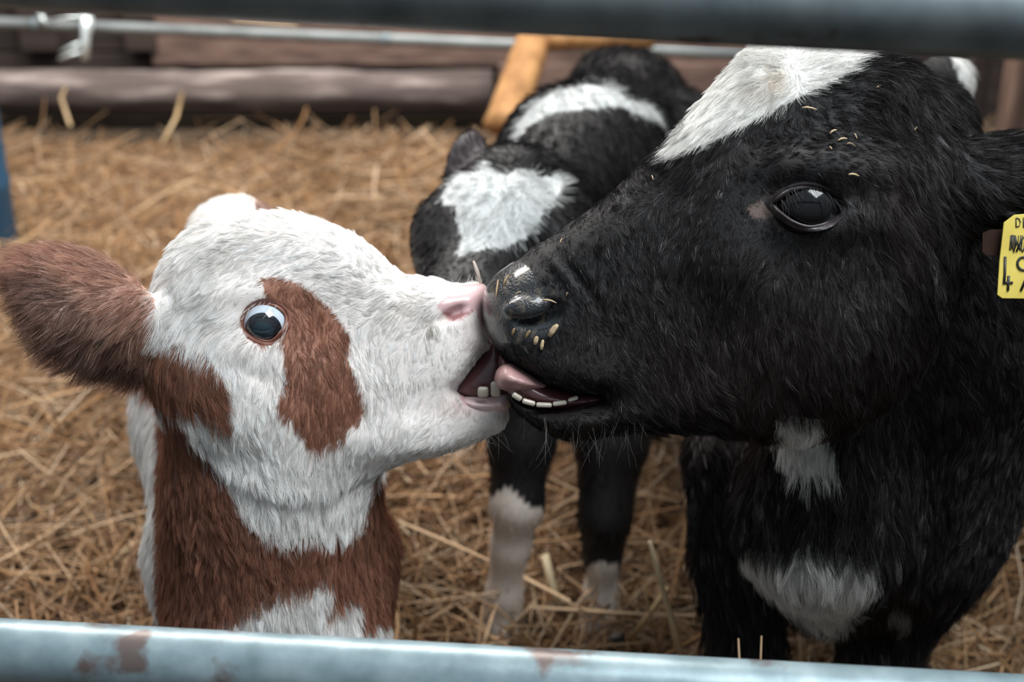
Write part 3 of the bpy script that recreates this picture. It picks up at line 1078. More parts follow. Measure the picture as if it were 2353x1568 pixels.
W_NECK = [(372, 925), (384, 930), (415, 960), (430, 1000), (480, 1050), (520, 1110), (540, 1160), (600, 1215), (650, 1240), (720, 1228), (780, 1240), (830, 1205), (850, 1150), (870, 1090), (1000, 1090), (1000, 1800), (366, 1800)]
W_CHEST = [(560, 1440), (620, 1400), (700, 1385), (740, 1366), (770, 1380), (745, 1440), (760, 1440), (822, 1400), (830, 1480), (900, 1450), (930, 1560), (470, 1560), (500, 1470)]


def w_color(px, py, P):
    r = np.random.default_rng(5)
    c = pick(px, py, W_WHITE, W_L)
    depth = w2px(P)[2]
    nearhead = depth < 1.52
    m = inside(np.asarray(W_NECK, float), px, py) & (P[:, 1] < 1.46)
    c[m] = W_BROWN
    m2 = inside(np.asarray(W_CHEST, float) - (0, 34), px, py) & (P[:, 1] < 1.46)
    c[m2] = W_WHITE
    c[(px > 586) & (px < 640) & (py < 530) & (depth > 1.7)] = (.33, .21, .17)
    e = inside(w_ear.poly, px, py) & (px < 356)
    e = e | (px < 345) & (py < 900) & (depth < 1.40)
    c[e] = (0.40, 0.225, 0.165)
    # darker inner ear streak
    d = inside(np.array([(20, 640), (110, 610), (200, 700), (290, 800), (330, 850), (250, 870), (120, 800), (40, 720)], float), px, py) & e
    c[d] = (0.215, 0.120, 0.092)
    # pale fringe hairs in the ear
    pale = e & (r.random(len(px)) < 0.13) & (px > 90)
    c[pale] = (0.68, 0.50, 0.41)
    # soiled hair on crown and nose bridge
    dirt = np.exp(-(((px - 520) / 60) ** 2 + ((py - 590) / 45) ** 2)) * .32 + np.exp(-(((px - 935) / 60) ** 2 + ((py - 715) / 40) ** 2)) * .42 + np.exp(-(((px - 990) / 14) ** 2 + ((py - 760) / 26) ** 2)) * .8
    dirt = dirt * (r.random(len(px)) < 0.55) * (c[:, 0] > .5)
    c = c * (1 - dirt[:, None]) + np.array((0.26, 0.21, 0.15)) * dirt[:, None]
    # pink skin shows through at lips and muzzle
    pk = np.exp(-(((px - 1115) / 40) ** 2 + ((py - 770) / 60) ** 2)) * .55 + np.exp(-(((px - 1090) / 90) ** 2 + ((py - 935) / 26) ** 2)) * .55
    pk = pk * (c[:, 0] > .5)
    c = c * (1 - pk[:, None]) + np.array((0.62, 0.46, 0.44)) * pk[:, None]
    return c


W_PAD = np.array([(1002, 703), (1030, 678), (1062, 655), (1112, 648), (1130, 700), (1126, 760), (1105, 745), (1092, 712), (1060, 738), (1030, 738)], float)
W_LIP = np.array([(1052, 902), (1100, 905), (1180, 895), (1180, 938), (1120, 945), (1065, 930)], float)


def w_bare(px, py):
    b = inside(W_PAD, px, py) | inside(W_LIP, px, py) | ((((px - 609) / 49) ** 2 + ((py - 742) / 45) ** 2) < 1)
    return b


px, py, _ = w2px(Vw)
col = w_color(px, py, Vw)
pinkskin = (col[:, 0] > 0.5)
col[pinkskin] = col[pinkskin] * np.array((0.86, 0.80, 0.78))
m = inside(W_PAD, px, py) | inside(W_LIP, px, py)
col[m] = (0.62, 0.40, 0.40)
mm = inside(np.array([(1010, 715), (1040, 738), (1075, 725), (1095, 700), (1085, 715), (1045, 722)], float), px, py)
col[mm] = (0.36, 0.17, 0.17)
m = ((((px - 609) / 56) ** 2 + ((py - 742) / 52) ** 2) < 1)
col[m] = (0.20, 0.075, 0.05)
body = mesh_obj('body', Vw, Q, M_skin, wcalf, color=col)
second_material(body, Q, inside(W_PAD, px, py) | inside(W_LIP, px, py), M_wetpink)

w_flow = flowfield([(750, 520, -1, -.25), (650, 600, -.9, .25), (560, 660, -.6, .8), (700, 585, -1, -.05), (800, 640, -.7, -.5), (860, 600, -.8, -.5), (600, 520, -.8, -.1), (500, 560, -.7, .4), (430, 640, -.5, .85),
                    (355, 760, -.55, .8), (470, 900, .35, .93), (400, 850, .3, .93), (600, 870, .05, 1), (700, 950, .02, 1), (760, 800, .3, .9), (690, 690, .5, .6), (860, 850, .2, .97), (950, 760, -.3, .9), (970, 655, -1, .05), (900, 680, -.7, .35),
                    (1040, 800, -.45, .88), (1100, 760, -.35, .9), (1080, 980, -.5, .85), (950, 1040, -.5, .85), (820, 1050, -.25, .97), (700, 1150, .05, 1), (540, 1050, .25, .95), (480, 1150, .4, .9), (620, 1350, .12, 1), (860, 1300, -.2, 1),
                    (540, 740, -.7, .5), (250, 640, -.75, .5), (250, 780, -.55, .8), (120, 620, -.95, .3), (120, 760, -.75, .7), (40, 660, -.95, .35), (330, 840, -.2, .95), (320, 720, -.8, .4)], 45)


def w_dens(px, py, P, n):
    d = np.where(w2px(P)[2] < 1.60, 1.0, 0.30)
    d = np.where((P[:, 2] < 0.36), 0.22, d)
    d = np.where(w_bare(px, py) , 0.0, d)
    e = inside(w_ear.poly, px, py) & (px < 350)
    return np.where(e, 0.75, d)


def w_len(px, py, P, n):
    L = blend([(1050, 780, .007), (950, 700, .009), (1080, 980, .007), (800, 650, .009), (700, 900, .012), (600, 520, .012), (430, 640, .015), (700, 1150, .020), (480, 1000, .022), (620, 1350, .022), (850, 1300, .018),
               (120, 650, .021), (200, 820, .029), (340, 780, .026), (960, 1040, .012), (600, 690, .006)], px, py, 60)
    return L


def w_lift(px, py, P, n):
    e = inside(w_ear.poly, px, py) & (px < 330)
    return np.where(e, 0.62, np.clip(.30 + (py - 1000) / 900, .30, .55))


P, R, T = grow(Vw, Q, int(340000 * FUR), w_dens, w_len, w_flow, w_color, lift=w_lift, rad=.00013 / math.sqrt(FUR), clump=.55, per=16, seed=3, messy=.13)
r = np.random.default_rng(31)
# chin and brow whiskers, eyelashes
roots, dirs, ln = [], [], []
for i in range(70):
    u, v = r.uniform(1010, 1165), r.uniform(985, 1030)
    if inside(w_head.poly, np.array([u]), np.array([v]))[0]:
        roots.append(at(u, v, w_head.front(u, v))); dirs.append((r.uniform(-.1, .8), r.uniform(-.5, .3), -1)); ln.append(r.uniform(.012, .035))
for i in range(24):
    u, v = r.uniform(1040, 1110), r.uniform(655, 664)
    roots.append(at(u, v, 1.40 + r.uniform(-.02, .02))); dirs.append((r.uniform(-.6, .5), r.uniform(-.4, .4), 1)); ln.append(r.uniform(.006, .016))
for i in range(46):
    a = r.uniform(math.pi * 0.75, math.pi * 1.7) if i < 26 else r.uniform(-.2, 1.1)
    u, v = 609 - 52 * math.cos(a - math.pi), 742 + 48 * math.sin(a)
    roots.append(at(u, v, w_zf - .004)); dirs.append((-.6 + .4 * math.cos(a), -1.0, -.35)); ln.append(r.uniform(.010, .022))
P2, R2, T2 = whiskers(r, np.array(roots), np.array(dirs), np.array(ln), .00013, (0.82, 0.80, 0.76))
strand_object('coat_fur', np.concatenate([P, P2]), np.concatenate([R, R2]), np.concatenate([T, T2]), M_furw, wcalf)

# eyes: white above, dark iris turned down
gz = cam2world(at_cam(607, 772, 1.0)) - np.array([0, 0, CAM_H])
gaze_px = at(603, 766, w_eye_d - w_R * 0.90) - w_eye
M_eyew = eye_mat('rolled_eye', gaze_px, 0.62, (0.56, 0.64, 0.72), (0.010, 0.012, 0.018), 0.86, (0.010, 0.028, 0.040))  # bluish pupil colour paints in the reflection at the eye's centre
eyeball(wcalf, w_eye, w_R, M_eyew)
eyeball(wcalf, mirror_depth(w_eye, wz), w_R, M_eyew)
lid_ring(wcalf, w_eye, w_R, [(561, 745), (572, 716), (598, 699), (630, 702), (654, 720), (657, 742), (644, 764), (622, 783), (596, 780), (573, 766)], M_lidw, w_head.front, .0016, .0010, wide=1.24)
# mouth
ml = Slab([(1046, 897), (1072, 850), (1108, 806), (1133, 778), (1165, 800), (1178, 850), (1170, 912), (1120, 922), (1072, 915)], wz, .024, .02)
v, q = ml.mesh(); mesh_obj('mouth_lining', cam2world(v), q, M_mouth, wcalf)
gm = Slab([(1058, 912), (1085, 908), (1120, 909), (1162, 902), (1172, 920), (1168, 942), (1130, 952), (1085, 946), (1062, 930)], wz, .0385, .016)
v, q = gm.mesh(.002); mesh_obj('lower_gum', cam2world(v), q, M_gum, wcalf)
for (u, v_, a, b_) in ((1110, 901, 27, 26), (1139, 894, 25, 38)):
    mb = MB()
    mb.box(at(u, v_, 1.376), (a * .93 / 2380, .006, b_ / 2380))
    mb.build('tooth', M_tooth, wcalf, bevel=.0028)
for s in (-1, 1):
    hoof(wcalf, (-.262 + s * .078, 1.255, 0), .030)
    hoof(wcalf, (-.315 + s * .082, 1.89, 0), .030)
tag(wcalf, 'young brown and white calf with white face and brown eye patch, licking a black calf', 'calf')

# ============ black calf (right)
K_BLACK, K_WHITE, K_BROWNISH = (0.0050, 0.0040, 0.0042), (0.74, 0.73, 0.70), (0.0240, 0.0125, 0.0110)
kz = lambda px, py: 1.375 - 0.00006 * (px - 1110) + 0.00008 * np.clip(300 - py, 0, 400)
K_HEAD = [(1108, 700), (1112, 668), (1133, 638), (1163, 612), (1193, 594), (1216, 574), (1260, 548), (1300, 518), (1350, 484), (1400, 450), (1450, 407), (1490, 362), (1530, 326),
          (1562, 288), (1602, 243), (1642, 197), (1682, 152), (1728, 112), (1790, 88), (1880, 84), (1970, 100), (2060, 130), (2125, 172), (2175, 230), (2205, 300), (2222, 380),
          (2225, 470), (2215, 570), (2190, 690), (2140, 800), (2085, 890), (2010, 950), (1930, 990), (1850, 1008), (1760, 1008), (1680, 1000), (1600, 992), (1530, 992), (1470, 990), (1420, 997),
          (1345, 1012), (1290, 1008), (1238, 986), (1200, 958), (1176, 930), (1168, 904), (1200, 922), (1240, 933), (1280, 932), (1325, 922), (1382, 912),
          (1340, 906), (1300, 898), (1252, 884), (1205, 856), (1165, 828), (1140, 800), (1122, 770), (1112, 738)]
K_HW = [(1130, 700, .040), (1220, 715, .053), (1230, 960, .040), (1350, 960, .048), (1350, 830, .058), (1500, 700, .064), (1500, 930, .050), (1450, 480, .052), (1700, 560, .084), (1650, 260, .070), (1855, 470, .098), (1820, 200, .072),
        (2050, 220, .066), (2050, 520, .090), (1900, 780, .084), (2020, 830, .070), (1700, 930, .058), (2170, 480, .078), (1750, 750, .078)]
k_head = Slab(K_HEAD, kz, K_HW, [(1110, 700, .030), (1220, 950, .024), (1350, 1000, .03), (1300, 520, .045), (1600, 300, .085), (1850, 150, .095), (2100, 250, .08), (2150, 600, .07), (1800, 980, .07), (1280, 915, .012), (1200, 870, .014)],
              relief=[(1850, 410, 110, 26, 4, .012), (1860, 540, 90, 26, -5, .006), (1745, 480, 30, 40, 0, -.004), (1790, 330, 110, 50, -12, -.006), (1980, 470, 40, 90, 0, .006), (1950, 740, 120, 110, 0, .010),
                      (1650, 640, 120, 50, 25, .007), (1700, 800, 120, 60, 15, -.005), (1420, 820, 70, 60, 0, .004), (1225, 715, 75, 45, -8, .006), (1262, 628, 10, 46, -38, -.004), (1292, 640, 9, 60, -38, .004),
                      (1318, 640, 9, 62, -38, -.004), (1345, 640, 9, 62, -38, .003), (1330, 860, 80, 30, 10, .004), (1300, 965, 70, 28, 0, .005), (2120, 640, 18, 110, -25, -.012), (1835, 336, 100, 6, 3, .0042), (1845, 358, 105, 6, 5, .0042), (1850, 381, 100, 6, 5, .0038), (1840, 347, 100, 5, 4, -.0024), (1850, 370, 100, 5, 5, -.0024), (2060, 230, 60, 50, 30, .010)])
k_ear = Slab([(2150, 360), (2200, 322), (2260, 306), (2330, 302), (2420, 312), (2500, 340), (2560, 390), (2540, 440), (2470, 490), (2390, 525), (2310, 545), (2240, 545), (2180, 500), (2150, 440)],
             lambda px, py: 1.275 - 0.00012 * (px - 2150) + 0.0000014 * (py - 420) ** 2, .012, .025)
f = Field(axis((-.05, -.03, .006), (-.03, .44, .0030), (.44, .62, .005), (.62, .85, .01)), axis((-.95, -.36, .011), (-.36, -.12, .006), (-.12, .28, .0030), (.28, .60, .010)),
          axis((1.1, 1.2, .006), (1.2, 1.46, .0034), (1.46, 2.75, .013)))
f.slab(k_head, .012)
f.cone(at_cam(2060, 420, 1.42), .085, at_cam(2120, 720, 1.52), .140, .04)
f.cone(at_cam(2120, 720, 1.52), .140, at_cam(1985, 1080, 1.64), .175, .05)
f.cone(at_cam(1900, 940, 1.43), .050, at_cam(1895, 1180, 1.50), .095, .04)
f.cone(W((.425, 1.52, .495)), .186, W((.50, 1.85, .55)), .200, .05)
f.cone(W((.50, 1.85, .55)), .200, W((.56, 2.2, .58)), .180, .05)
f.cone(at_cam(1880, 1290, 1.62), .064, at_cam(2000, 1260, 1.68), .11, .05)
f.cone(at_cam(2090, 320, 1.60), .075, W((.47, 1.75, .62)), .14, .05)
f.cone(at_cam(2165, 190, 1.95), .040, W((.50, 1.9, .62)), .13, .04)
legs(f, [at(1705, 1050, 1.62), at(1706, 1280, 1.64), at(1712, 1500, 1.66)], [.066, .056, .042])
legs(f, [at(1712, 1500, 1.66), (.268, 1.35, .24), (.268, 1.36, .12), (.268, 1.35, .085), (.268, 1.32, .04)], [.042, .040, .026, .030, .028])
legs(f, [at(2060, 1150, 1.66), at(2040, 1350, 1.655), at(2022, 1530, 1.66)], [.085, .064, .044])
fx = at(2022, 1530, 1.66)
legs(f, [fx, (fx[0], fx[1] + .01, .22), (fx[0], fx[1] + .02, .12), (fx[0], fx[1] + .01, .085), (fx[0], fx[1] - .02, .04)], [.044, .040, .026, .030, .028])
for s in (-1, 1):
    x = .56 + s * .10
    legs(f, [(x, 2.2, .5), (x + s * .01, 2.12, .40), (x, 2.30, .27), (x, 2.28, .12), (x, 2.27, .085), (x, 2.24, .04)], [.11, .075, .036, .027, .031, .028])
f.slab(k_ear, .018)
f.cone(at_cam(2110, 440, 1.30), .030, at_cam(2230, 430, 1.265), .028, .03)
ke_px = (1855, 477)
k_zf = k_head.front(*ke_px)
k_R = .0295
k_eye_d = k_zf + k_R * .74
k_eye = at(ke_px[0], ke_px[1], k_eye_d)
zmid = float(kz(1855, 477))
for sgn in (0, 1):
    d_ = k_eye_d if not sgn else 2 * zmid - k_eye_d
    f.ell(at_cam(1856, 478, d_ + (-.016 if not sgn else .016)), (.0285, .0195, .030), math.radians(-4), .006, cut=True)
    zn = k_head.front(1222, 716)
    zn = zn if not sgn else 2 * float(kz(1222, 716)) - zn
    f.ell(at_cam(1228, 720, zn), (.0262, .0155, .017), math.radians(6), .005, cut=True)
    f.ell(at_cam(1210, 707, zn + (.006 if not sgn else -.006)), (.0235, .0110, .010), math.radians(8), .003)
V, Q = f.mesh(2)
del f
Vk = cam2world(V)
kcalf = empty('calf', (.42, 1.5, 0))
K_PATCH = [(1512, 362), (1545, 318), (1570, 285), (1602, 240), (1640, 190), (1690, 140), (1730, 90), (1990, 90), (1985, 128), (1960, 150), (1930, 180), (1880, 200), (1830, 225), (1780, 250), (1720, 285), (1670, 310), (1610, 335), (1560, 350)]
K_TUFT = [(1790, 985), (1840, 990), (1890, 998), (1895, 1030), (1915, 1060), (1925, 1100), (1900, 1120), (1865, 1128), (1830, 1115), (1800, 1080), (1785, 1040), (1780, 1010)]
K_BRISK = [(1700, 1290), (1760, 1310), (1830, 1310), (1860, 1290), (1900, 1310), (1990, 1325), (2030, 1340), (2010, 1390), (1960, 1440), (1920, 1490), (1850, 1460), (1800, 1420), (1760, 1380), (1710, 1320)]
K_SPOT = [(2185, 120), (2235, 110), (2275, 170), (2268, 215), (2225, 205), (2200, 170)]
K_SPOT2 = [(2060, 1370), (2100, 1400), (2090, 1430), (2040, 1410)]


def k_color(px, py, P, hairs=True):
    r = np.random.default_rng(6)
    c = np.tile(np.array(K_BLACK), (len(px), 1))
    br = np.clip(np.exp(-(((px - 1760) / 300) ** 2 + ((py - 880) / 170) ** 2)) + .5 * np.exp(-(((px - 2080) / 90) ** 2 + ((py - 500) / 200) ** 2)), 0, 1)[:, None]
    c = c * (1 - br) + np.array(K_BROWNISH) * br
    depth = w2px(P)[2]
    head = depth < 1.50
    c[inside(np.asarray(K_PATCH, float), px, py) & head] = K_WHITE
    c[inside(np.asarray(K_TUFT, float) - (0, 32), px, py) & (depth < 1.58)] = K_WHITE
    t = inside(np.asarray(K_BRISK, float) - (0, 40), px, py) & (depth < 1.75)
    c[t] = np.array(K_WHITE) * .85
    c[inside(np.asarray(K_SPOT2, float), px, py) & (depth < 1.75)] = np.array(K_WHITE) * .3
    c[inside(np.asarray(K_SPOT, float), px, py) & (depth > 1.45)] = K_WHITE
    dirt = np.exp(-(((px - 1790) / 22) ** 2 + ((py - 180) / 26) ** 2)) * .55 + np.exp(-(((px - 1760) / 40) ** 2 + ((py - 205) / 20) ** 2)) * .35
    dirt = dirt * (c[:, 0] > .3)
    c = c * (1 - dirt[:, None]) + np.array((.33, .24, .15)) * dirt[:, None]
    grey = head & (r.random(len(px)) < .02) & hairs
    c[grey & (c[:, 0] < .1)] = (.10, .10, .11)
    return c


K_PAD = np.array([(1095, 690), (1112, 650), (1135, 625), (1165, 606), (1195, 598), (1225, 620), (1240, 655), (1280, 678), (1294, 710), (1286, 755), (1260, 775), (1215, 785), (1170, 790), (1140, 800), (1105, 770)], float)


def k_bare(px, py):
    lip = inside(np.array([(1160, 895), (1200, 918), (1240, 930), (1330, 920), (1390, 908), (1400, 925), (1330, 948), (1250, 955), (1190, 935)], float), px, py)
    return inside(K_PAD, px, py) | lip | ((((px - 1852) / 80) ** 2 + ((py - 478) / 49) ** 2) < 1) | ((((px - 1748) / 26) ** 2 + ((py - 484) / 13) ** 2) < 1)


px, py, _ = w2px(Vk)
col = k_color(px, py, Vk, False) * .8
m = ((((px - 1842) / 104) ** 2 + ((py - 478) / 60) ** 2) < 1)
col[m] = (.030, .022, .023)
m = inside(K_PAD, px, py)
r = np.random.default_rng(9)
nose = np.array((.020, .021, .023))
col[m] = nose
# mud smears on the wet nose
smear = (np.sin(px * .21 + 3 * np.sin(py * .05)) * np.sin(py * .045 + px * .03) > .55) & m
col[smear] = (.075, .060, .044)
rim = m & (np.abs(np.sqrt(((px - 1222) / 66) ** 2 + ((py - 716) / 36) ** 2) - 1) < .13) & (px > 1150) & (py > 700)
col[rim] = (.050, .056, .060)  # paler nostril edge: a highlight painted into the skin colour, not mud
m = (((px - 1752) / 36) ** 2 + ((py - 484) / 19) ** 2) < 1
col[m] = (.11, .078, .066)
body = mesh_obj('body', Vk, Q, M_skinb, kcalf, color=col)
lipm = inside(np.array([(1160, 895), (1200, 918), (1240, 930), (1330, 920), (1390, 908), (1400, 925), (1330, 948), (1250, 955), (1190, 935)], float), px, py)
second_material(body, Q, inside(K_PAD, px, py) | lipm, M_wet)

k_flow = flowfield([(1300, 560, .3, .9), (1400, 470, -.2, -.6), (1450, 560, .25, .95), (1400, 650, .35, .9), (1500, 500, .1, .95), (1380, 740, .55, .8), (1480, 420, -.4, -.7), (1560, 330, -.6, .5), (1620, 290, -.6, .7), (1680, 200, -.7, .3), (1760, 130, -.6, -.5),
                    (1800, 240, -.2, .7), (1880, 160, .8, -.1), (1950, 140, .8, .1), (1620, 400, -.5, .6), (1700, 400, .3, .3), (1800, 350, .9, -.15), (1950, 360, .9, .35), (2000, 470, .35, .95), (1900, 580, .15, 1), (1750, 580, -.1, 1), (1600, 600, -.1, 1),
                    (1700, 750, .25, .97), (1550, 760, .4, .9), (1450, 850, .6, .8), (1340, 800, .2, 1), (1400, 960, .6, .6), (1280, 980, .3, .8), (1600, 950, .7, .65), (1750, 980, 0, 1), (1900, 850, .25, .95), (2050, 750, .4, .9), (2080, 200, .3, .9),
                    (2150, 400, .25, .95), (2120, 600, .3, .95), (2200, 900, .3, .95), (1850, 1100, 0, 1), (1900, 1350, 0, 1), (1980, 1380, .1, 1), (2250, 1100, -.3, 1), (2300, 360, 1, .15), (2300, 480, .8, .6)], 55)


def k_dens(px, py, P, n):
    d = np.where(w2px(P)[2] < 1.62, 1.0, .32)
    d = np.where((P[:, 2] < .33), .2, d)
    return np.where(k_bare(px, py), 0.0, d)


def k_len(px, py, P, n):
    return blend([(1250, 600, .005), (1300, 840, .006), (1300, 980, .007), (1450, 480, .011), (1450, 700, .010), (1600, 300, .015), (1780, 180, .017), (1850, 380, .008), (1700, 600, .010), (1900, 620, .011), (1700, 850, .015), (1600, 970, .020),
                  (1850, 980, .022), (2050, 200, .022), (2100, 500, .018), (2050, 800, .018), (1860, 1080, .030), (1900, 1350, .034), (2200, 1000, .018), (2300, 450, .020), (1740, 480, .004), (1850, 540, .005), (1860, 425, .006), (1840, 360, .009)], px, py, 60)


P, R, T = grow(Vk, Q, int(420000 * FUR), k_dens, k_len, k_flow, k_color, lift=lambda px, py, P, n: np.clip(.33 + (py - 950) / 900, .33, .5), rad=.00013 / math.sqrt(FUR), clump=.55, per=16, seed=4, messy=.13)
r = np.random.default_rng(41)
roots, dirs, ln, tn = [], [], [], []
for i in range(90):
    u, v = r.uniform(1185, 1480), r.uniform(950, 1012)
    if inside(k_head.poly, np.array([u]), np.array([v]))[0]:
        roots.append(at(u, v, k_head.front(u, v))); dirs.append((r.uniform(-.5, .4), r.uniform(-.5, .3), -1)); ln.append(r.uniform(.015, .05))
for i in range(34):
    t = r.random()
    u, v = 1790 + 135 * t, 470 - 42 * math.sin(math.pi * t) ** .7
    roots.append(at(u, v, k_zf - .006)); dirs.append((.25 + .3 * t, -1.0, -.55)); ln.append(r.uniform(.012, .024))
P2, R2, T2 = whiskers(r, np.array(roots), np.array(dirs), np.array(ln), .00014, (.035, .033, .033))
T2[:40, :3] = (.45, .42, .38)
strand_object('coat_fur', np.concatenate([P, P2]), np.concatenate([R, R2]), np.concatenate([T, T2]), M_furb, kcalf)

gz = at(1850, 484, k_eye_d - k_R) - k_eye
M_eyek = eye_mat('dark_eye', gz, .35, (.06, .05, .05), (.006, .006, .007), .80, (.003, .003, .004))
for k_, v_ in (('Coat Weight', .45), ('Specular IOR Level', .3)):
    M_eyek.node_tree.nodes['Principled BSDF'].inputs[k_].default_value = v_
eyeball(kcalf, k_eye, k_R, M_eyek)
eyeball(kcalf, mirror_depth(k_eye, kz), k_R, M_eyek)
lid_ring(kcalf, k_eye, k_R, [(1778, 470), (1797, 450), (1825, 435), (1858, 431), (1892, 440), (1918, 457), (1930, 476), (1920, 496), (1895, 514), (1862, 521), (1828, 512), (1800, 494)], M_lidb, k_head.front, .0021, .0013, wide=1.26)
ml = Slab([(1148, 815), (1170, 828), (1215, 856), (1260, 884), (1320, 900), (1384, 910), (1380, 925), (1300, 945), (1220, 938), (1172, 910), (1150, 870)], kz, .036, .015)
v, q = ml.mesh(); mesh_obj('mouth_lining', cam2world(v), q, M_mouth, kcalf)
tg = Slab([(1136, 872), (1143, 848), (1165, 834), (1195, 846), (1232, 868), (1258, 886), (1240, 897), (1200, 902), (1165, 899), (1143, 890)], lambda px, py: 1.355 + 0 * px, .034, .016)
v, q = tg.mesh(.002); mesh_obj('tongue', cam2world(v), q, M_tongue, kcalf)
tz = float(kz(1250, 920))
for i, (u, v_, a, b_) in enumerate(((1188, 911, 26, 12), (1215, 924, 32, 11), (1250, 930, 38, 10), (1286, 926, 34, 10), (1317, 916, 26, 8))):
    mb = MB()
    ang = (-.62, -.30, -.03, .16, .34)[i]
    A = np.array([[math.cos(ang), 0, -math.sin(ang)], [0, 1, 0], [math.sin(ang), 0, math.cos(ang)]])
    mb.box(at(u, v_ + 1, tz - .0375 + .004 * (i == 0)), (a * .94 / 2400, .005, b_ * 1.05 / 2400), A)
    mb.build('tooth', M_tooth, kcalf, bevel=.0018)
hoof(kcalf, (.268, 1.32, 0), .034); hoof(kcalf, (fx[0], fx[1] - .02, 0), .034)
for s in (-1, 1):
    hoof(kcalf, (.56 + s * .10, 2.24, 0), .034)
tag(kcalf, 'large black calf with white forehead patch and yellow tag, licking the white-faced calf', 'calf')

# ============ spotted calf behind
B_BLACK, B_WHITE = (.0055, .0048, .0052), (.52, .535, .53)
bz = lambda px, py: 1.90 + 0 * px
b_ear = Slab([(1022, 420), (1024, 375), (1040, 330), (1064, 306), (1092, 300), (1112, 318), (1117, 352), (1105, 385), (1080, 410), (1050, 430)], lambda px, py: 1.90 + .0002 * (400 - py), .014, .02)
f = Field(axis((-.19, -.14, .006), (-.14, .10, .0042), (.10, .34, .006)), axis((-.56, -.1, .008), (-.1, .32, .0048), (.32, .56, .008)), axis((1.55, 2.0, .005), (2.0, 2.85, .012)))
f.cone(at_cam(1165, 440, 1.90), .062, at_cam(1120, 560, 1.82), .088, .03)
f.cone(at_cam(1120, 560, 1.82), .086, at_cam(1075, 730, 1.70), .055, .03)
f.cone(at_cam(1075, 730, 1.70), .055, at_cam(1065, 790, 1.66), .050, .03)
f.cone(at_cam(1000, 525, 1.80), .022, at_cam(1000, 580, 1.78), .020, .03)
f.cone(at_cam(1300, 480, 1.86), .030, at_cam(1290, 560, 1.80), .030, .04)
f.cone(at_cam(1240, 470, 1.96), .070, at_cam(1330, 400, 2.14), .125, .05)
f.cone(at_cam(1330, 400, 2.14), .118, at_cam(1400, 330, 2.40), .120, .05)
f.cone(at_cam(1330, 560, 2.15), .105, at_cam(1390, 380, 2.45), .11, .05)
f.cone(at_cam(1412, 222, 2.55), .085, at_cam(1440, 250, 2.5), .105, .05)
f.slab(b_ear, .02)
hl = ground(1150, 1496); hr = ground(1388, 1498)
legs(f, [at(1230, 760, 2.02), at(1198, 1010, 2.02), at(1188, 1160, 2.03), at(1172, 1260, 2.06), at(1158, 1370, 2.10), at(1152, 1440, 2.125), tuple(hl + (0, 0, .04))], [.075, .046, .036, .026, .025, .030, .030])
legs(f, [at(1430, 760, 2.06), at(1405, 1010, 2.06), at(1390, 1190, 2.06), at(1384, 1280, 2.08), at(1380, 1380, 2.12), at(1384, 1445, 2.14), tuple(hr + (0, 0, .04))], [.085, .052, .037, .026, .025, .030, .030])
bh = []
for s in (-1, 1):
    c = at(1420, 300, 2.5)
    x = c[0] + s * .085
    bh.append((x, 2.36, 0))
    legs(f, [(x, 2.36, .60), (x, 2.28, .48), (x, 2.42, .30), (x, 2.40, .12), (x, 2.39, .085), (x, 2.36, .04)], [.10, .075, .036, .027, .030, .028])
V, Q = f.mesh(2)
del f
Vb = cam2world(V)
bcalf = empty('calf', (float(hl[0]), float(hl[1]), 0))
B_STAR = [(1012, 455), (1030, 420), (1062, 392), (1105, 368), (1125, 372), (1140, 395), (1165, 402), (1195, 385), (1228, 395), (1240, 412), (1262, 400), (1290, 402), (1292, 430), (1280, 455), (1250, 480), (1240, 510), (1210, 545), (1160, 570), (1110, 572), (1080, 580), (1060, 590), (1048, 582), (1062, 545), (1048, 505), (1045, 475), (1020, 470)]
B_BAND = [(1178, 320), (1190, 285), (1225, 240), (1280, 208), (1350, 195), (1410, 200), (1440, 230), (1500, 240), (1520, 290), (1470, 265), (1420, 245), (1340, 250), (1270, 262), (1215, 290), (1185, 330)]
B_LEGL = [(1090, 1130), (1135, 1140), (1160, 1118), (1190, 1135), (1205, 1160), (1260, 1175), (1280, 1560), (1050, 1560)]
B_LEGR = [(1300, 1310), (1340, 1320), (1370, 1290), (1420, 1300), (1470, 1560), (1300, 1560)]


def b_color(px, py, P):
    c = np.tile(np.array(B_BLACK), (len(px), 1))
    depth = w2px(P)[2]
    for poly, m in ((B_STAR, depth < 1.96), (B_BAND, depth > 1.9), (B_LEGL, depth > 1.9), (B_LEGR, depth > 1.9)):
        c[inside(np.asarray(poly, float), px, py) & m] = B_WHITE
    low = (c[:, 0] > .3) & (py > 1000)
    c[low] = (.68, .60, .53)
    ear = inside(b_ear.poly, px, py) & (px < 1110) & (py < 395) & (depth < 2.0)
    c[ear] = (.030, .022, .026)
    return c


px, py, _ = w2px(Vb)
mesh_obj('body', Vb, Q, M_skin, bcalf, color=b_color(px, py, Vb))
b_flow = flowfield([(1170, 470, -.2, .5), (1080, 420, -.5, .4), (1270, 430, .5, -.3), (1120, 560, -.2, .8), (1000, 530, -.3, .8), (1350, 230, -.1, .9), (1400, 140, .1, -.6), (1300, 320, -.2, .9), (1060, 340, -.2, -.9), (1190, 1300, 0, 1), (1380, 1300, 0, 1), (1250, 500, .4, .7)], 50)
P, R, T = grow(Vb, Q, int(70000 * FUR), lambda px, py, P, n: np.where(P[:, 2] < .35, .4, np.where(py > 650, .4, 1.0)), lambda px, py, P, n: blend([(1170, 470, .022), (1000, 540, .008), (1350, 230, .022), (1190, 1300, .010), (1380, 1300, .010), (1060, 340, .010)], px, py, 60),
               b_flow, b_color, lift=.6, rad=.00026 / math.sqrt(FUR), clump=.75, per=20, seed=8, messy=.18)
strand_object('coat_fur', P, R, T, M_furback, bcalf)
be = at(996, 562, 1.790)
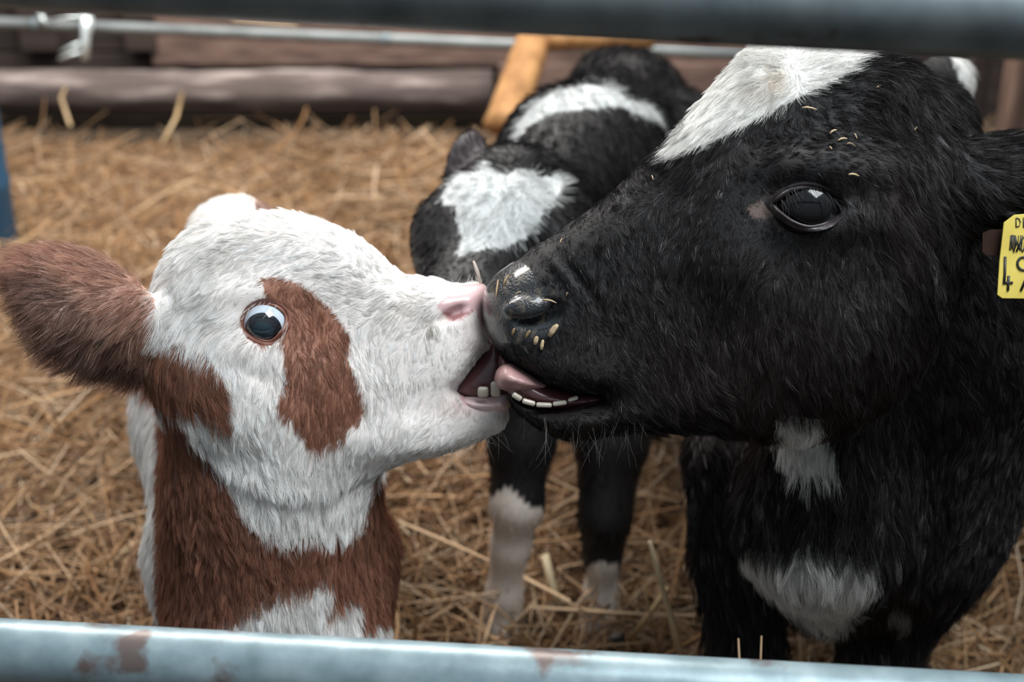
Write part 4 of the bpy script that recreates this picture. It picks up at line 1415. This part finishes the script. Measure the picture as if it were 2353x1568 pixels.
eyeball(bcalf, be, .017, M_eyek)
eyeball(bcalf, at(1250, 640, 1.74), .020, M_eyek)
for h_ in (hl, hr):
    hoof(bcalf, (h_[0], h_[1] - .01, 0), .032)
for h_ in bh:
    hoof(bcalf, h_, .032)
tag(bcalf, 'black calf with white forehead star and white shoulder band, standing behind the other two', 'calf')

# ============ ear tag, straw flecks
tagd = 1.225
tc0 = at(2352, 590, tagd)
et = empty('ear_tag', tc0)
bm_pts = [(2306, 512), (2330, 494), (2380, 490), (2420, 498), (2436, 520), (2440, 600), (2442, 676), (2434, 688), (2302, 686), (2291, 678), (2296, 600)]
front = np.array([at(u, v, tagd) for u, v in bm_pts])
nrm = np.array([0, -CP, SP])
M_tag = noisy('yellow_plastic', [(0.35, (0.56, 0.43, 0.075)), (0.65, (0.68, 0.54, 0.11))], 30, 0.45, second=(90, .70, .05, (.25, .18, .04)))
M_ink = plain('black_ink', (.02, .02, .018), .5)
n = len(front)
mb = MB()
mb.add(np.concatenate([front + nrm * .001, front - nrm * .001]), [tuple(range(n))[::-1], tuple(range(n, 2 * n))] + [(i, (i + 1) % n, n + (i + 1) % n, n + i) for i in range(n)])
mb.build('plate', M_tag, et, smooth=False, bevel=.0004)
mb = MB()
mb.tube([at(2398, 515, tagd) + nrm * .006, at(2398, 515, tagd) + nrm * .002, at(2398, 515, tagd) - nrm * .03], [.006, .007, .004], 20)
mb.build('stud', M_tag, et)
M_strap = plain('brown_strap', (.022, .0095, .005), .7, spec=.15)
mb = MB()
q = [at(2258, 536, tagd + .008), at(2275, 528, tagd + .008), at(2330, 526, tagd + .008), at(2330, 588, tagd + .008), at(2266, 587, tagd + .008), at(2257, 578, tagd + .008)]
mb.add(q + [p_ - nrm * .002 for p_ in q], [(5, 4, 3, 2, 1, 0), tuple(range(6, 12))] + [(i, (i + 1) % 6, 6 + (i + 1) % 6, 6 + i) for i in range(6)])
o = mb.build('strap', M_strap, et, smooth=False)
o['label'] = 'dark brown strap'
def ink(name, strokes, r):
    mb = MB()
    for s_ in strokes:
        mb.tube([at(u, v, tagd - .0014) for u, v in s_], r, 8)
    return mb.build(name, M_ink, et)
ink('digit', [[(2310, 590), (2309, 630), (2307, 652)], [(2305, 650), (2318, 650), (2327, 650)], [(2318, 634), (2317, 650), (2316, 668)]], .0012)
arc = [(2352 + 14 * math.cos(a), 606 + 15 * math.sin(a) - 0) for a in np.linspace(0, 2 * math.pi, 17)]
ink('digit', [arc, [(2366, 606), (2360, 635), (2346, 668)]], .0012)
ink('letter', [[(2335, 501), (2335, 522)], [(2335, 501), (2342, 503), (2345, 511), (2342, 520), (2335, 522)]], .0005)
ink('letter', [[(2352, 501), (2352, 522)], [(2352, 501), (2362, 501)], [(2352, 511), (2360, 511)], [(2352, 522), (2362, 522)]], .0005)
ink('barcode', [[(u, 541), (u - 3, 575)] for u in (2323, 2326, 2331, 2334, 2341, 2346, 2350, 2356, 2360, 2366, 2372)], .0004)
ink('scribble', [[(2327, 540), (2325, 560), (2330, 580), (2336, 560), (2333, 545)], [(2336, 578), (2348, 550), (2356, 542), (2358, 560), (2350, 578), (2343, 570), (2346, 555)]], .0009)
tag(et, 'yellow plastic ear tag marked 49, hanging from the ear of the black calf', 'ear tag')

FL = [  # px, py, length, angle, colour index, on which slab
    (1208, 700, 26, 10, 1), (1176, 712, 30, 5, 1), (1196, 706, 20, -8, 1), (1262, 690, 34, 12, 0), (1272, 757, 34, -55, 0), (1246, 790, 24, -80, 0), (1232, 780, 20, -75, 0), (1213, 766, 22, -60, 1), (1180, 760, 18, -70, 1), (1190, 672, 14, -30, 0),
    (1142, 660, 40, -82, 1), (1163, 640, 26, -60, 1), (1860, 247, 34, 8, 0), (2025, 196, 22, -12, 0), (1962, 400, 24, 8, 0), (1290, 550, 10, -60, 0), (1499, 405, 9, 70, 0), (2092, 219, 12, 15, 0), (2108, 292, 16, -30, 0), (1303, 674, 7, -60, 0),
    (1910, 340, 14, 60, 0), (1956, 330, 20, 15, 0), (1936, 318, 22, -12, 0), (1915, 300, 18, -28, 0), (1966, 310, 12, 60, 0), (2220, 470, 14, 70, 0), (2212, 395, 12, 40, 0)]
M_fl = [plain('pale_chaff', (.50, .37, .22), .7), plain('brown_chaff', (.30, .20, .10), .6)]
for i, (u, v, L_, a, ci) in enumerate(FL):
    ca, sa = math.cos(math.radians(a)), math.sin(math.radians(a))
    pts = []
    for t in (-.5, -.17, .17, .5):
        uu, vv = u + L_ * t * ca, v + L_ * t * sa + 3 * (t * t) * 4
        pts.append(at(uu, vv, min(k_head.front(uu, vv), 1.40) - (.0030 if u < 1300 else .0075)))
    mb = MB()
    wd = {4: 3.3, 5: 2.0, 6: 2.6, 8: 1.5, 7: 1.6}.get(i, 1.0)
    mb.tube(pts, [.0006 * wd, .0009 * wd, .0008 * wd, .0004 * wd] if L_ > 15 else .0005, 6, squash=.5 / wd, up=nrm)
    o = mb.build('straw_fleck', M_fl[ci], origin=pts[1])
    where = 'on the wet nose of the black calf' if u < 1320 else ('on the forehead of the black calf above the eye' if v < 420 and u < 2000 else 'on the poll of the black calf')
    tag(o, ('pale' if ci == 0 else 'brown') + ' fleck of straw stuck ' + where, 'straw', 'straw flecks on the black calf')
bl_ = [at(1088, 600, 1.405), at(1096, 622, 1.405), at(1106, 655, 1.405)]
stalk(bl_, [.0014, .0026, .0018], (.42, .36, .31), 'short grey straw blade standing between the two touching noses')
